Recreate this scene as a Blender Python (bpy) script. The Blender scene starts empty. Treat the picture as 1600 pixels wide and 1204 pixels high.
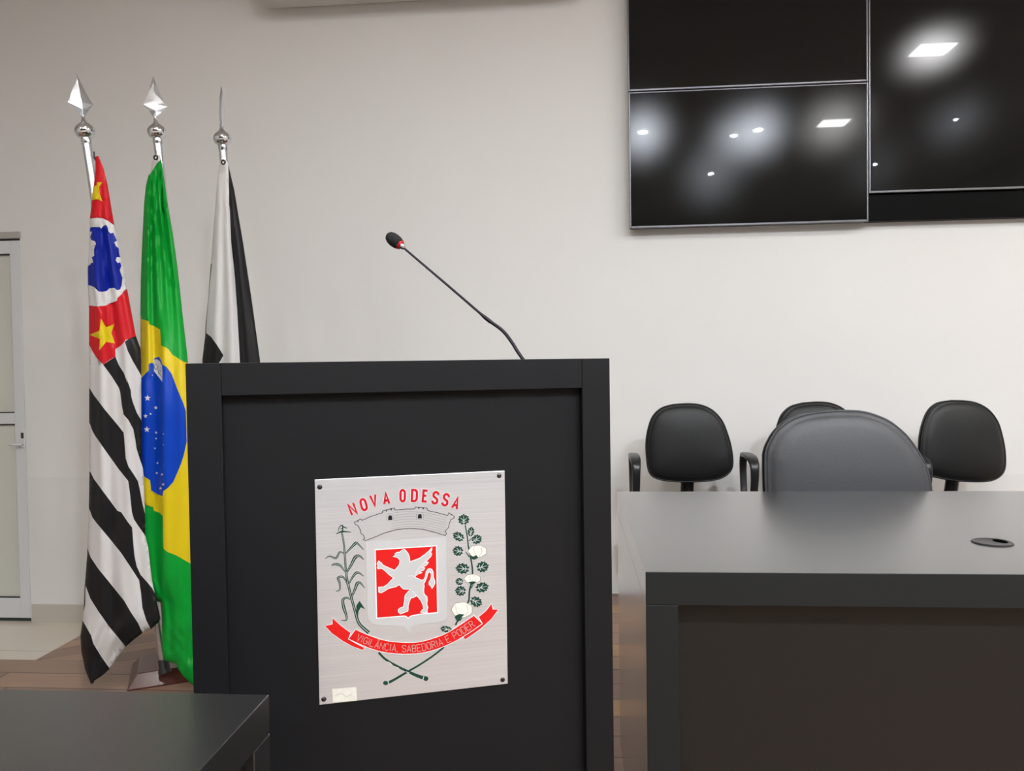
import bpy, bmesh, math, random
from mathutils import Vector, Matrix
from mathutils.geometry import delaunay_2d_cdt
random.seed(7)
PI = math.pi
C = bpy.context.scene.collection
scene = bpy.context.scene

# ------------------------------------------------------------------ camera
FPX = 1200.0
YAW, PIT, ROL = [math.radians(a) for a in (4.559, 1.446, -0.830)]
CAM = Vector((0, 0, 1.2))
_f = Vector((-math.sin(YAW)*math.cos(PIT), math.cos(YAW)*math.cos(PIT), -math.sin(PIT)))
_r0 = Vector((math.cos(YAW), math.sin(YAW), 0)); _u0 = _r0.cross(_f)
_r = _r0*math.cos(ROL)+_u0*math.sin(ROL); _u = -_r0*math.sin(ROL)+_u0*math.cos(ROL)
cam = bpy.data.cameras.new('camera'); camo = bpy.data.objects.new('camera', cam); C.objects.link(camo)
cam.sensor_width = 36; cam.lens = 36*FPX/1600; cam.clip_start = .02
camo.matrix_world = Matrix(((_r.x, _u.x, -_f.x, CAM.x), (_r.y, _u.y, -_f.y, CAM.y), (_r.z, _u.z, -_f.z, CAM.z), (0, 0, 0, 1)))
scene.camera = camo
scene.view_settings.view_transform = 'Standard'; scene.view_settings.look = 'None'
scene.view_settings.gamma = 1; scene.view_settings.use_curve_mapping = False
scene.view_settings.exposure = 0.38
w = bpy.data.worlds.new('world'); scene.world = w; w.use_nodes = True
w.node_tree.nodes['Background'].inputs[0].default_value = (.8, .85, 1, 1)
w.node_tree.nodes['Background'].inputs[1].default_value = .15
PANEL_L = 150.0; SPOT_L = 3300.0
CEIL = 3.8

def ray(px, py): return _r*((px-800)/FPX)-_u*((py-602)/FPX)+_f
def at_y(px, py, y): d = ray(px, py); return CAM+d*(y/d.y)
def at_z(px, py, z): d = ray(px, py); return CAM+d*((z-CAM.z)/d.z)
def at_plane(px, py, p, n): d = ray(px, py); return CAM+d*((Vector(p)-CAM).dot(n)/d.dot(n))

# ------------------------------------------------------------------ materials
def mat(name, col, rough=.5, metal=0, spec=.5, ior=1.5, coat=0, coat_rough=.05, sheen=0, noise=0, nscale=20, bump=0, bscale=200, emit=None, estr=0, aniso=0):
    m = bpy.data.materials.new(name); m.use_nodes = True; nt = m.node_tree; b = nt.nodes['Principled BSDF']
    b.inputs['Base Color'].default_value = (*col, 1); b.inputs['Roughness'].default_value = rough
    b.inputs['Metallic'].default_value = metal; b.inputs['IOR'].default_value = ior
    b.inputs['Specular IOR Level'].default_value = spec
    b.inputs['Coat Weight'].default_value = coat; b.inputs['Coat Roughness'].default_value = coat_rough
    b.inputs['Sheen Weight'].default_value = sheen
    b.inputs['Anisotropic'].default_value = aniso
    if emit: b.inputs['Emission Color'].default_value = (*emit, 1); b.inputs['Emission Strength'].default_value = estr
    tc = nt.nodes.new('ShaderNodeTexCoord')
    if noise:
        n = nt.nodes.new('ShaderNodeTexNoise'); n.inputs['Scale'].default_value = nscale; n.inputs['Detail'].default_value = 4
        nt.links.new(tc.outputs['Object'], n.inputs['Vector'])
        mr = nt.nodes.new('ShaderNodeMapRange'); mr.inputs['To Min'].default_value = 1-noise; mr.inputs['To Max'].default_value = 1+noise
        nt.links.new(n.outputs['Fac'], mr.inputs['Value'])
        mx = nt.nodes.new('ShaderNodeVectorMath'); mx.operation = 'SCALE'; mx.inputs[0].default_value = col
        nt.links.new(mr.outputs[0], mx.inputs['Scale']); nt.links.new(mx.outputs[0], b.inputs['Base Color'])
    if bump:
        n = nt.nodes.new('ShaderNodeTexNoise'); n.inputs['Scale'].default_value = bscale; n.inputs['Detail'].default_value = 3
        nt.links.new(tc.outputs['Object'], n.inputs['Vector'])
        bp = nt.nodes.new('ShaderNodeBump'); bp.inputs['Strength'].default_value = bump; bp.inputs['Distance'].default_value = .002
        nt.links.new(n.outputs['Fac'], bp.inputs['Height']); nt.links.new(bp.outputs[0], b.inputs['Normal'])
    return m

def srgb(r, g, b):
    f = lambda c: (c/255/12.92 if c/255 <= .04045 else ((c/255+.055)/1.055)**2.4)
    return (f(r), f(g), f(b))

M = {}
M['ceiling'] = mat('white_ceiling_paint', (.8, .8, .78), .9)
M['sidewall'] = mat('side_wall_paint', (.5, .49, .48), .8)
M['rear'] = mat('rear_wall_paint', (.07, .068, .065), .8)
M['melamine'] = mat('black_melamine', (.012, .013, .0135), .27, ior=3.0, coat=1, coat_rough=.25, noise=.1, nscale=6, bump=.03, bscale=700)
M['melamine2'] = mat('worn_black_melamine', (.011, .011, .011), .3, ior=1.5, coat=1, coat_rough=.3, noise=.12, nscale=6, bump=.03, bscale=700)
M['edge'] = mat('shaded_black_edge_band', (.009, .0108, .0112), .5, spec=.3, noise=.1, nscale=6)  # edge and front faces darker, duller than the tops: shade put into colour
M['front'] = mat('shaded_black_front_board', (.008, .0072, .0066), .42, ior=1.45, noise=.12, nscale=4, bump=.04, bscale=500)  # desk front in the same finish, darkened to carry its shade
M['lectern'] = mat('black_lectern_laminate', (.0042, .0046, .0058), .55, spec=.28, ior=1.45, noise=.15, nscale=5, bump=.05, bscale=700)
M['leather'] = mat('black_leatherette', (.0085, .009, .0095), .42, ior=1.4, bump=.35, bscale=420)
M['leather_big'] = mat('charcoal_leatherette', (.042, .043, .048), .45, bump=.4, bscale=380)
M['plastic'] = mat('black_plastic', (.014, .014, .015), .32, bump=.1, bscale=900)
M['darkmetal'] = mat('black_enamelled_steel', (.012, .012, .013), .3)
M['chrome'] = mat('polished_chrome', (.72, .73, .76), .12, 1)
M['pole'] = mat('satin_aluminium_tube', (.78, .8, .85), .27, 1)
M['bezel'] = mat('brushed_grey_bezel', (.17, .17, .185), .3, .85)
M['tvbody'] = mat('black_television_plastic', (.01, .01, .01), .4)
M['blackpanel'] = mat('black_gloss_panel', (.004, .004, .004), .35, spec=.15, ior=1.25)
M['white_alu'] = mat('white_painted_aluminium', (.66, .67, .69), .35)
M['door_glass'] = mat('frosted_door_glass', (.62, .62, .56), .3, coat=.3, coat_rough=.1)
M['gasket'] = mat('dark_rubber_gasket', (.03, .03, .035), .6)
M['lintel'] = mat('grey_aluminium_lintel', (.42, .4, .37), .4)
M['skirting'] = mat('beige_ceramic_skirting', (.52, .48, .43), .3, noise=.04, nscale=8)
M['ac'] = mat('white_air_conditioner_plastic', (.6, .58, .55), .4)
M['red_wood'] = mat('dark_red_varnished_wood', (.07, .016, .012), .2, noise=.3, nscale=30, coat=.15, coat_rough=.1)
M['foam'] = mat('black_foam', (.008, .008, .009), .95, bump=.8, bscale=900)
M['gooseneck'] = mat('black_gooseneck_metal', (.006, .005, .011), .45, spec=.3)
M['red_ring'] = mat('red_plastic_ring', (.35, .008, .015), .25, emit=(1, .02, .03), estr=.02)
M['hole'] = mat('cable_hole_black', (.002, .002, .002), .9, spec=0)
M['led'] = mat('led_panel_diffuser', (.8, .8, .8), .5, emit=(.99, .975, .945), estr=PANEL_L)
M['spot'] = mat('cool_downlight_lens', (.8, .8, .8), .5, emit=(.87, .93, 1), estr=SPOT_L)
M['whiteframe'] = mat('white_light_frame', (.8, .8, .8), .5)
def cloth(name, c): return mat(name, c, .42, spec=.2, sheen=0, noise=.03, nscale=90, bump=.04, bscale=1500)
M['c_white'] = cloth('white_satin', (.6, .575, .57)); M['c_black'] = cloth('black_satin', (.013, .012, .013))
M['c_red'] = cloth('red_satin', (.54, .009, .016)); M['c_yellow'] = cloth('yellow_satin', (.64, .48, .01))
M['c_blue'] = cloth('royal_blue_satin', (.003, .014, .26)); M['c_sky'] = cloth('bright_blue_satin', (.003, .048, .42))
M['c_green'] = cloth('green_satin', (.003, .29, .03)); M['c_ink'] = cloth('dark_green_thread', (.02, .12, .06))
# emblem enamel
M['e_red'] = mat('red_enamel', (.56, .011, .010), .5, spec=.15); M['e_red_letter'] = mat('red_letter_enamel', (.45, .006, .016), .4, spec=.15)
M['e_green'] = mat('dark_green_enamel', (.008, .045, .03), .5, spec=.2); M['e_black'] = mat('black_enamel', (.01, .01, .015), .5, spec=.2)
M['e_grey'] = mat('satin_grey_etching', (.55, .56, .57), .45, .35); M['e_light'] = mat('pale_etched_line', (.85, .83, .82), .4, .1)
M['e_cream'] = mat('cream_enamel', (.75, .7, .6), .6); M['e_motto'] = mat('greyish_pink_lettering', (.5, .3, .28), .4)
M['e_line'] = mat('faint_grey_line', (.25, .25, .26), .4, .4)
M['stain'] = mat('yellowed_tape_residue', (.62, .6, .54), .6, noise=.15, nscale=120)
M['stain_line'] = mat('brown_tape_edge', (.45, .42, .34), .6)

def nodes_of(name):
    m = bpy.data.materials.new(name); m.use_nodes = True
    nt = m.node_tree; return m, nt, nt.nodes['Principled BSDF'], nt.nodes.new, nt.links.new

# brushed aluminium: fine horizontal grain
m, nt, b, N, L = nodes_of('brushed_aluminium')
b.inputs['Metallic'].default_value = .65; b.inputs['Roughness'].default_value = .36
tc = N('ShaderNodeTexCoord'); mp = N('ShaderNodeMapping'); mp.inputs['Scale'].default_value = (3, 3, 900)
L(tc.outputs['Object'], mp.inputs['Vector']); n = N('ShaderNodeTexNoise'); n.inputs['Scale'].default_value = 1; n.inputs['Detail'].default_value = 5
L(mp.outputs[0], n.inputs['Vector'])
r = N('ShaderNodeValToRGB'); r.color_ramp.elements[0].position = .3; r.color_ramp.elements[0].color = (.6, .605, .63, 1); r.color_ramp.elements[1].position = .7; r.color_ramp.elements[1].color = (.71, .72, .75, 1)
L(n.outputs['Fac'], r.inputs[0]); L(r.outputs[0], b.inputs['Base Color'])
bp = N('ShaderNodeBump'); bp.inputs['Strength'].default_value = .12; bp.inputs['Distance'].default_value = .0006
L(n.outputs['Fac'], bp.inputs['Height']); L(bp.outputs[0], b.inputs['Normal']); M['alu'] = m

# anti-glare screen: black panel, a weak mirror image and a wider soft one
m, nt, b, N, L = nodes_of('black_anti_glare_screen'); nt.nodes.remove(b)
df = N('ShaderNodeBsdfDiffuse'); df.inputs[0].default_value = (.0065, .0064, .0062, 1); out = [q for q in nt.nodes if q.type == 'OUTPUT_MATERIAL'][0]
g1 = N('ShaderNodeBsdfGlossy'); g1.distribution = 'BECKMANN'; g1.inputs['Roughness'].default_value = .155; g1.inputs['Color'].default_value = (.0145, .0145, .015, 1)
g2 = N('ShaderNodeBsdfGlossy'); g2.distribution = 'BECKMANN'; g2.inputs['Roughness'].default_value = .03; g2.inputs['Color'].default_value = (.005, .005, .005, 1)
s1 = N('ShaderNodeAddShader'); s2 = N('ShaderNodeAddShader'); L(df.outputs[0], s1.inputs[0]); L(g1.outputs[0], s1.inputs[1]); L(s1.outputs[0], s2.inputs[0]); L(g2.outputs[0], s2.inputs[1]); L(s2.outputs[0], out.inputs[0]); M['screen'] = m

# wall: matt above, satin washable paint below 0.62 m
m, nt, b, N, L = nodes_of('white_wall_paint')
geo = N('ShaderNodeNewGeometry'); sx = N('ShaderNodeSeparateXYZ'); L(geo.outputs['Position'], sx.inputs[0])
lt = N('ShaderNodeMath'); lt.operation = 'LESS_THAN'; lt.inputs[1].default_value = .62; L(sx.outputs['Z'], lt.inputs[0])
ro = N('ShaderNodeMapRange'); ro.inputs['To Min'].default_value = .75; ro.inputs['To Max'].default_value = .22; L(lt.outputs[0], ro.inputs['Value']); L(ro.outputs[0], b.inputs['Roughness'])
n = N('ShaderNodeTexNoise'); n.inputs['Scale'].default_value = 1.3; n.inputs['Detail'].default_value = 3; L(geo.outputs['Position'], n.inputs['Vector'])
r = N('ShaderNodeValToRGB'); r.color_ramp.elements[0].color = (.735, .72, .705, 1); r.color_ramp.elements[1].color = (.77, .76, .75, 1)
L(n.outputs['Fac'], r.inputs[0]); L(r.outputs[0], b.inputs['Base Color'])
n2 = N('ShaderNodeTexNoise'); n2.inputs['Scale'].default_value = 60; n2.inputs['Detail'].default_value = 4; L(geo.outputs['Position'], n2.inputs['Vector'])
bp = N('ShaderNodeBump'); bp.inputs['Strength'].default_value = .08; bp.inputs['Distance'].default_value = .002; L(n2.outputs['Fac'], bp.inputs['Height']); L(bp.outputs[0], b.inputs['Normal'])
M['wall'] = m

def plank_mat(name, ang, y0, pitch):
    m, nt, b, N, L = nodes_of(name)
    geo = N('ShaderNodeNewGeometry'); mp = N('ShaderNodeMapping'); mp.vector_type = 'POINT'
    mp.inputs['Rotation'].default_value = (0, 0, -ang); L(geo.outputs['Position'], mp.inputs['Vector'])
    s = N('ShaderNodeSeparateXYZ'); L(mp.outputs[0], s.inputs[0])
    def math_(op, a, bb=None):
        q = N('ShaderNodeMath'); q.operation = op
        for i, v in enumerate((a, bb)):
            if v is None: continue
            if isinstance(v, (int, float)): q.inputs[i].default_value = v
            else: L(v, q.inputs[i])
        return q.outputs[0]
    v = math_('DIVIDE', math_('SUBTRACT', s.outputs['Y'], y0), pitch)
    idx = math_('FLOOR', v); fr = math_('FRACT', v)
    wn = N('ShaderNodeTexWhiteNoise'); wn.noise_dimensions = '1D'; L(idx, wn.inputs['W'])
    # board lengths, shifted per row
    xl = math_('DIVIDE', math_('ADD', s.outputs['X'], math_('MULTIPLY', wn.outputs['Value'], 2.3)), 2.1)
    seg = math_('FLOOR', xl); frx = math_('FRACT', xl)
    wn2 = N('ShaderNodeTexWhiteNoise'); wn2.noise_dimensions = '2D'; cx = N('ShaderNodeCombineXYZ'); L(idx, cx.inputs[0]); L(seg, cx.inputs[1]); L(cx.outputs[0], wn2.inputs['Vector'])
    ramp = N('ShaderNodeValToRGB'); e = ramp.color_ramp.elements
    e[0].color = (.16, .095, .068, 1); e[1].color = (.42, .245, .125, 1)
    for p, c in ((.35, (.2, .125, .092, 1)), (.6, (.25, .155, .11, 1)), (.82, (.29, .175, .105, 1))):
        q = e.new(p); q.color = c
    L(wn2.outputs['Value'], ramp.inputs[0])
    mp2 = N('ShaderNodeMapping'); mp2.inputs['Scale'].default_value = (2.5, 45, 1); L(mp.outputs[0], mp2.inputs['Vector'])
    g = N('ShaderNodeTexNoise'); g.inputs['Scale'].default_value = 1.6; g.inputs['Detail'].default_value = 6; L(mp2.outputs[0], g.inputs['Vector'])
    gr = N('ShaderNodeMapRange'); gr.inputs['To Min'].default_value = .72; gr.inputs['To Max'].default_value = 1.25; L(g.outputs['Fac'], gr.inputs['Value'])
    sc = N('ShaderNodeVectorMath'); sc.operation = 'SCALE'; L(ramp.outputs[0], sc.inputs[0]); L(gr.outputs[0], sc.inputs['Scale'])
    gap = math_('MAXIMUM', math_('LESS_THAN', fr, .035), math_('LESS_THAN', frx, .0025))
    mx = N('ShaderNodeMix'); mx.data_type = 'RGBA'; L(gap, mx.inputs['Factor']); L(sc.outputs[0], mx.inputs['A']); mx.inputs['B'].default_value = (.035, .018, .012, 1)
    L(mx.outputs['Result'], b.inputs['Base Color']); b.inputs['Roughness'].default_value = .4
    bp = N('ShaderNodeBump'); bp.inputs['Strength'].default_value = .5; bp.inputs['Distance'].default_value = .004; bp.invert = True
    L(gap, bp.inputs['Height']); L(bp.outputs[0], b.inputs['Normal'])
    return m
M['deck'] = plank_mat('wooden_deck_boards', 0, 3.018, .137)
M['deck_corner'] = plank_mat('wooden_deck_boards_angled', math.radians(33), .05, .1)

# ceramic tile
m, nt, b, N, L = nodes_of('cream_floor_tile')
geo = N('ShaderNodeNewGeometry'); br = N('ShaderNodeTexBrick'); L(geo.outputs['Position'], br.inputs['Vector'])
br.offset = 0; br.inputs['Scale'].default_value = 1; br.inputs['Brick Width'].default_value = 1.2; br.inputs['Row Height'].default_value = .6; br.inputs['Mortar Size'].default_value = .003
br.inputs['Color1'].default_value = (.63, .58, .49, 1); br.inputs['Color2'].default_value = (.61, .56, .475, 1); br.inputs['Mortar'].default_value = (.42, .38, .32, 1)
L(br.outputs['Color'], b.inputs['Base Color']); b.inputs['Roughness'].default_value = .18; M['tile'] = m

# ------------------------------------------------------------------ object helpers
def tag(o, label=None, cat=None, group=None, kind=None):
    if label: o['label'] = label
    if cat: o['category'] = cat
    if group: o['group'] = group
    if kind: o['kind'] = kind
    return o
def root(name, loc=(0, 0, 0), rz=0, label=None, cat=None, group=None):
    o = bpy.data.objects.new(name, None); C.objects.link(o); o.empty_display_size = .1
    o.location = loc; o.rotation_euler = (0, 0, rz); return tag(o, label, cat, group)
def mw(o):
    m_ = Matrix.LocRotScale(o.location, o.rotation_euler, o.scale)
    return mw(o.parent) @ m_ if o.parent else m_
def finish(name, bm, mats, parent=None, smooth=False, bevel=0, world=False, seg=2, solid=0, angle=None, sub=0):
    if world and parent: bm.transform(mw(parent).inverted())
    me = bpy.data.meshes.new(name); bm.to_mesh(me); bm.free()
    for m_ in (mats if isinstance(mats, (list, tuple)) else [mats]): me.materials.append(M[m_])
    if smooth:
        for p in me.polygons: p.use_smooth = True
        if angle: me.set_sharp_from_angle(angle=math.radians(angle))
    o = bpy.data.objects.new(name, me); C.objects.link(o)
    if parent: o.parent = parent
    if solid:
        s = o.modifiers.new('solid', 'SOLIDIFY'); s.thickness = solid; s.offset = 0
    if sub:
        s = o.modifiers.new('sub', 'SUBSURF'); s.levels = sub; s.render_levels = sub
    if bevel:
        s = o.modifiers.new('bevel', 'BEVEL'); s.width = bevel; s.segments = seg; s.limit_method = 'ANGLE'; s.angle_limit = math.radians(40)
        s.harden_normals = False
    return o
def bbox(bm, lo, hi):
    vs = [bm.verts.new((x, y, z)) for z in (lo[2], hi[2]) for y in (lo[1], hi[1]) for x in (lo[0], hi[0])]
    for f in ((0, 2, 3, 1), (4, 5, 7, 6), (0, 1, 5, 4), (2, 6, 7, 3), (0, 4, 6, 2), (1, 3, 7, 5)): bm.faces.new([vs[i] for i in f])
def box(name, lo, hi, m_, parent=None, bevel=.0015, **k):
    bm = bmesh.new(); bbox(bm, lo, hi); return finish(name, bm, m_, parent, bevel=bevel, **k)
def btube(bm, pts, rad, seg=12, caps=True, flat=1.0):
    pts = [Vector(p) for p in pts]; n = len(pts); rings = []
    rads = rad if isinstance(rad, (list, tuple)) else [rad]*n
    up = None
    for i, p in enumerate(pts):
        t = (pts[min(i+1, n-1)]-pts[max(i-1, 0)]).normalized()
        if up is None: up = Vector((0, 0, 1)) if abs(t.z) < .9 else Vector((1, 0, 0))
        a = (up-t*up.dot(t)).normalized(); up = a; c = t.cross(a)
        rings.append([bm.verts.new(p+(a*math.cos(2*PI*k/seg)+c*math.sin(2*PI*k/seg)*flat)*rads[i]) for k in range(seg)])
    for i in range(n-1):
        for k in range(seg): bm.faces.new((rings[i][k], rings[i+1][k], rings[i+1][(k+1) % seg], rings[i][(k+1) % seg]))
    if caps: bm.faces.new(rings[0]); bm.faces.new(list(reversed(rings[-1])))
    bmesh.ops.recalc_face_normals(bm, faces=bm.faces)
def tube(name, pts, rad, m_, parent=None, seg=16, smooth=True, world=False, flat=1.0):
    bm = bmesh.new(); btube(bm, pts, rad, seg, flat=flat); return finish(name, bm, m_, parent, smooth=smooth, angle=40, world=world)
def spline(pts, n=8):
    P = [Vector(p) for p in pts]; P = [P[0]*2-P[1]]+P+[P[-1]*2-P[-2]]; out = []
    for i in range(1, len(P)-2):
        for k in range(n):
            t = k/n; a, b_, c, d = P[i-1:i+3]
            out.append(.5*((2*b_)+(c-a)*t+(2*a-5*b_+4*c-d)*t*t+(-a+3*b_-3*c+d)*t**3))
    out.append(P[-2]); return out
def lathe(bm, prof, origin=(0, 0, 0), axis=(0, 0, 1), seg=24):
    ax = Vector(axis).normalized(); q = Vector((0, 0, 1)).rotation_difference(ax); o = Vector(origin); rings = []
    for r_, z in prof:
        if r_ < 1e-6: rings.append([bm.verts.new(o+q @ Vector((0, 0, z)))])
        else: rings.append([bm.verts.new(o+q @ Vector((r_*math.cos(2*PI*k/seg), r_*math.sin(2*PI*k/seg), z))) for k in range(seg)])
    for a, b_ in zip(rings, rings[1:]):
        for k in range(seg):
            k2 = (k+1) % seg
            if len(a) == 1 and len(b_) == 1: continue
            if len(a) == 1: bm.faces.new((a[0], b_[k2], b_[k]))
            elif len(b_) == 1: bm.faces.new((a[k], a[k2], b_[0]))
            else: bm.faces.new((a[k], a[k2], b_[k2], b_[k]))
    bmesh.ops.recalc_face_normals(bm, faces=bm.faces)

# ------------------------------------------------------------------ room shell
YW = 4.029; ZT = -.187
XL, XR, YR = -4.9, 5.6, -7.0
def shell(name, lo, hi, m_, **k): return tag(box(name, lo, hi, m_, bevel=0, **k), kind='structure')
DX0, DX1 = -3.98, -3.033      # doorway
DZ1 = 1.955
bm = bmesh.new()
bbox(bm, (XL, YW, ZT), (DX0, YW+.15, CEIL)); bbox(bm, (DX1, YW, ZT), (XR, YW+.15, CEIL)); bbox(bm, (DX0, YW, DZ1), (DX1, YW+.15, CEIL)); bbox(bm, (DX0, YW+.1, ZT), (DX1, YW+.15, DZ1))
tag(finish('wall_back', bm, 'wall'), kind='structure')
shell('wall_left', (XL-.15, YR, ZT), (XL, YW+.15, CEIL), 'sidewall')
shell('wall_right', (XR, YR, ZT), (XR+.15, YW+.15, CEIL), 'sidewall')
shell('wall_rear', (XL, YR-.15, ZT), (XR, YR, CEIL), 'rear')
shell('ceiling', (XL, YR, CEIL), (XR, YW+.15, CEIL+.1), 'ceiling')
shell('floor', (XL, YR, ZT-.1), (XR, YW+.15, ZT), 'tile')
EX = -2.257; EY = 3.018
tag(box('floor_deck', (XL, -1.6, ZT), (XR, EY, 0), 'deck', bevel=.002), kind='structure')
tag(box('floor_deck_back', (-.95, EY, ZT), (XR, YW, 0), 'deck', bevel=0), kind='structure')
tag(box('floor_deck_corner', (EX, EY, ZT), (-.95, YW, 0), 'deck_corner', bevel=0), kind='structure')
shell('baseboard_back', (DX1+.012, YW-.012, ZT), (EX, YW, -.087), 'skirting')

# door
d = root('door_1', ((DX0+DX1)/2, YW, ZT)); tag(d, kind='structure')
Y0, Y1 = YW-.004, YW+.045
cx, cz = (DX0+DX1)/2, ZT
def dbox(name, x0, x1, z0, z1, m_, y0=0.0, y1=.04, parent=d, bv=.003):
    return box(name, (x0-cx, y0, z0-cz), (x1-cx, y1, z1-cz), m_, parent, bevel=bv)
zt = at_y(20, 375, YW).z; SW = .064
dbox('lintel', DX0, DX1+.006, zt+.008, zt+.045, 'lintel', -.012, .04)
dbox('frame_gap', DX0+.002, DX1-.001, zt-.001, zt+.006, 'gasket', .008, .05)
bm = bmesh.new()
zm1, zm0 = at_y(20, 645, YW).z, at_y(20, 662, YW).z; zb1 = at_y(20, 934, YW).z; zb0 = at_y(20, 965, YW).z; ztr = at_y(20, 396, YW).z
for x0, x1, z0, z1 in ((DX0+.004, DX0+SW, zb0, zt-.002), (DX1-SW, DX1-.002, zb0, zt-.002), (DX0+SW, DX1-SW, ztr, zt-.002), (DX0+SW, DX1-SW, zm0, zm1), (DX0+SW, DX1-SW, zb0, zb1)):
    bbox(bm, (x0-cx, 0, z0-cz), (x1-cx, .04, z1-cz))
leaf = finish('door_leaf', bm, 'white_alu', d, bevel=.003)
dbox('glass_panel', DX0+SW, DX1-SW, zm1, ztr, 'door_glass', .016, .024)
dbox('glass_panel', DX0+SW, DX1-SW, zb1, zm0, 'door_glass', .016, .024)
for z in (ztr-.006, zm1, zm0-.006, zb1): dbox('gasket', DX0+SW, DX1-SW+.003, z, z+.006, 'gasket', .004, .016, bv=0)
dbox('threshold_gap', DX0+.004, DX1-.002, ZT+.002, zb0-.002, 'gasket', .006, .05, bv=0)
hp = at_y(37, 685, YW)
h = dbox('handle_plate', hp.x-.016, hp.x+.014, hp.z-.05, hp.z+.055, 'white_alu', -.008, .001, bv=.004)
dbox('keyhole', hp.x-.009, hp.x+.006, hp.z+.002, hp.z+.034, 'plastic', -.0105, -.006, parent=h, bv=.002)
bm = bmesh.new(); btube(bm, [(hp.x-cx-.002, -.008, hp.z-cz-.03), (hp.x-cx-.002, -.035, hp.z-cz-.03), (hp.x-cx-.02, -.042, hp.z-cz-.03), (hp.x-cx-.05, -.042, hp.z-cz-.03)], .006, 10)
finish('handle_lever', bm, 'white_alu', h, smooth=True)

# ------------------------------------------------------------------ ceiling lights
def panel(x, y, label, w=.3, dpt=.26):
    t = root('ceiling_light', (x, y, CEIL), label=label, cat='ceiling light', group='square ceiling panels')
    bm = bmesh.new()
    for s in (-1, 1):
        bbox(bm, (s*(w/2+.008)-.008, -dpt/2-.016, -.012), (s*(w/2+.008)+.008, dpt/2+.016, 0))
        bbox(bm, (-w/2, s*(dpt/2+.008)-.008, -.012), (w/2, s*(dpt/2+.008)+.008, 0))
    finish('frame', bm, 'whiteframe', t); box('diffuser', (-w/2, -dpt/2, -.008), (w/2, dpt/2, -.001), 'led', t, bevel=0)
def spot(x, y, label, r_=.055):
    t = root('downlight', (x, y, CEIL), label=label, cat='downlight', group='round ceiling downlights')
    bm = bmesh.new(); lathe(bm, [(r_, -.004), (r_, -.016), (r_+.014, -.012), (r_+.016, 0)]); finish('rim', bm, 'whiteframe', t, smooth=True)
    bm = bmesh.new(); lathe(bm, [(0, -.01), (r_-.002, -.01), (r_-.002, -.001)]); finish('lens', bm, 'spot', t)
for x, y, l in ((3.03, 1.17, 'square ceiling light panel nearest the television wall on the right'), (2.86, -.76, 'square ceiling light panel on the right in line with the camera'),
                (4.95, 1.2, 'added unseen square light panel close to the right wall, nearest the televisions'), (5.2, .0, 'added unseen square light panel close to the right wall, level with the camera'),  # panels from here down are unseen, added to brighten the walls
                (-.4, .9, 'added unseen square light panel over the aisle in front of the camera'), (-.35, -1.6, 'added unseen square light panel over the aisle behind the camera'),
                (-.35, -4.2, 'added unseen square light panel over the aisle at the rear of the room'),
                (-3.2, -1.6, 'added unseen square light panel on the left behind the camera'),
                (-3.2, -4.2, 'added unseen square light panel at the far left rear of the room')):
    panel(x, y, l)
for x, y, l, r in ((.81, -.82, 'round cool downlight on the ceiling just behind the camera', .052), (2.09, -.90, 'round cool downlight right of a close pair', .05), (1.86, -1.08, 'smaller round cool downlight left of a close pair', .038),
                (1.91, -2.84, 'round cool downlight on the ceiling further behind the camera', .04), (4.15, -.79, 'small round cool downlight towards the right wall', .025), (4.0, -2.62, 'small round cool downlight towards the right wall, further behind the camera', .025)):
    spot(x, y, l, r)

# ------------------------------------------------------------------ air conditioner
az = at_y(640, 7, YW).z
ax0, ax1 = at_y(420, 12, YW).x, at_y(905, 0, YW).x
t = root('air_conditioner', ((ax0+ax1)/2, YW-.006, az), label='white wall air conditioner cut off by the top edge of the picture', cat='air conditioner')
hw = (ax1-ax0)/2
bm = bmesh.new()
prof = [(0, .02), (0, .32), (-.17, .32), (-.225, .28), (-.235, .1), (-.21, .025), (-.14, 0), (-.03, 0)]
for s in (-1, 1):
    pass
va = [[bm.verts.new((s*hw, y, z)) for y, z in prof] for s in (-1, 1)]
for i in range(len(prof)):
    j = (i+1) % len(prof); bm.faces.new((va[0][i], va[0][j], va[1][j], va[1][i]))
bm.faces.new(va[0]); bm.faces.new(list(reversed(va[1]))); bmesh.ops.recalc_face_normals(bm, faces=bm.faces)
finish('casing', bm, 'ac', t, bevel=.012, seg=3)
box('air_vane', (-hw+.06, -.2, -.006), (hw-.06, -.06, .004), 'ac', t, bevel=.002)

# ------------------------------------------------------------------ televisions
YT = 3.955
def tv(name, x0, x1, z0, z1, label, yt=YT, cat='television', group='wall of black screens'):
    t = root(name, ((x0+x1)/2, YW, z0), label=label, cat=cat, group=group)
    hw = (x1-x0)/2; H = z1-z0; dy = yt-YW; bz = .0085
    box('body', (-hw+.004, dy+.006, .004), (hw-.004, -.012, H-.004), 'tvbody', t, bevel=.004)
    bm = bmesh.new()
    for a in (((-hw, 0), (-hw+bz, H)), ((hw-bz, 0), (hw, H)), ((-hw+bz, 0), (hw-bz, bz*1.4)), ((-hw+bz, H-bz), (hw-bz, H))):
        bbox(bm, (a[0][0], dy, a[0][1]), (a[1][0], dy+.02, a[1][1]))
    finish('bezel', bm, 'bezel', t, bevel=.0028, seg=3)
    box('screen', (-hw+bz, dy+.0045, bz*1.4), (hw-bz, dy+.012, H-bz), 'screen', t, bevel=0)
    box('wall_mount', (-.2, -.013, H/2-.15), (.2, 0, H/2+.15), 'darkmetal', t, bevel=0)
    return t
a0, a1 = at_y(984, 357, YT), at_y(1357, 346, YT); b0 = at_y(984, 143, YT); b1 = at_y(1357, 128, YT)
zs = (b0.z+b1.z)/2; zb = (a0.z+a1.z)/2; xa, xb = at_y(983, 250, YT).x, at_y(1357, 250, YT).x
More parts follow.
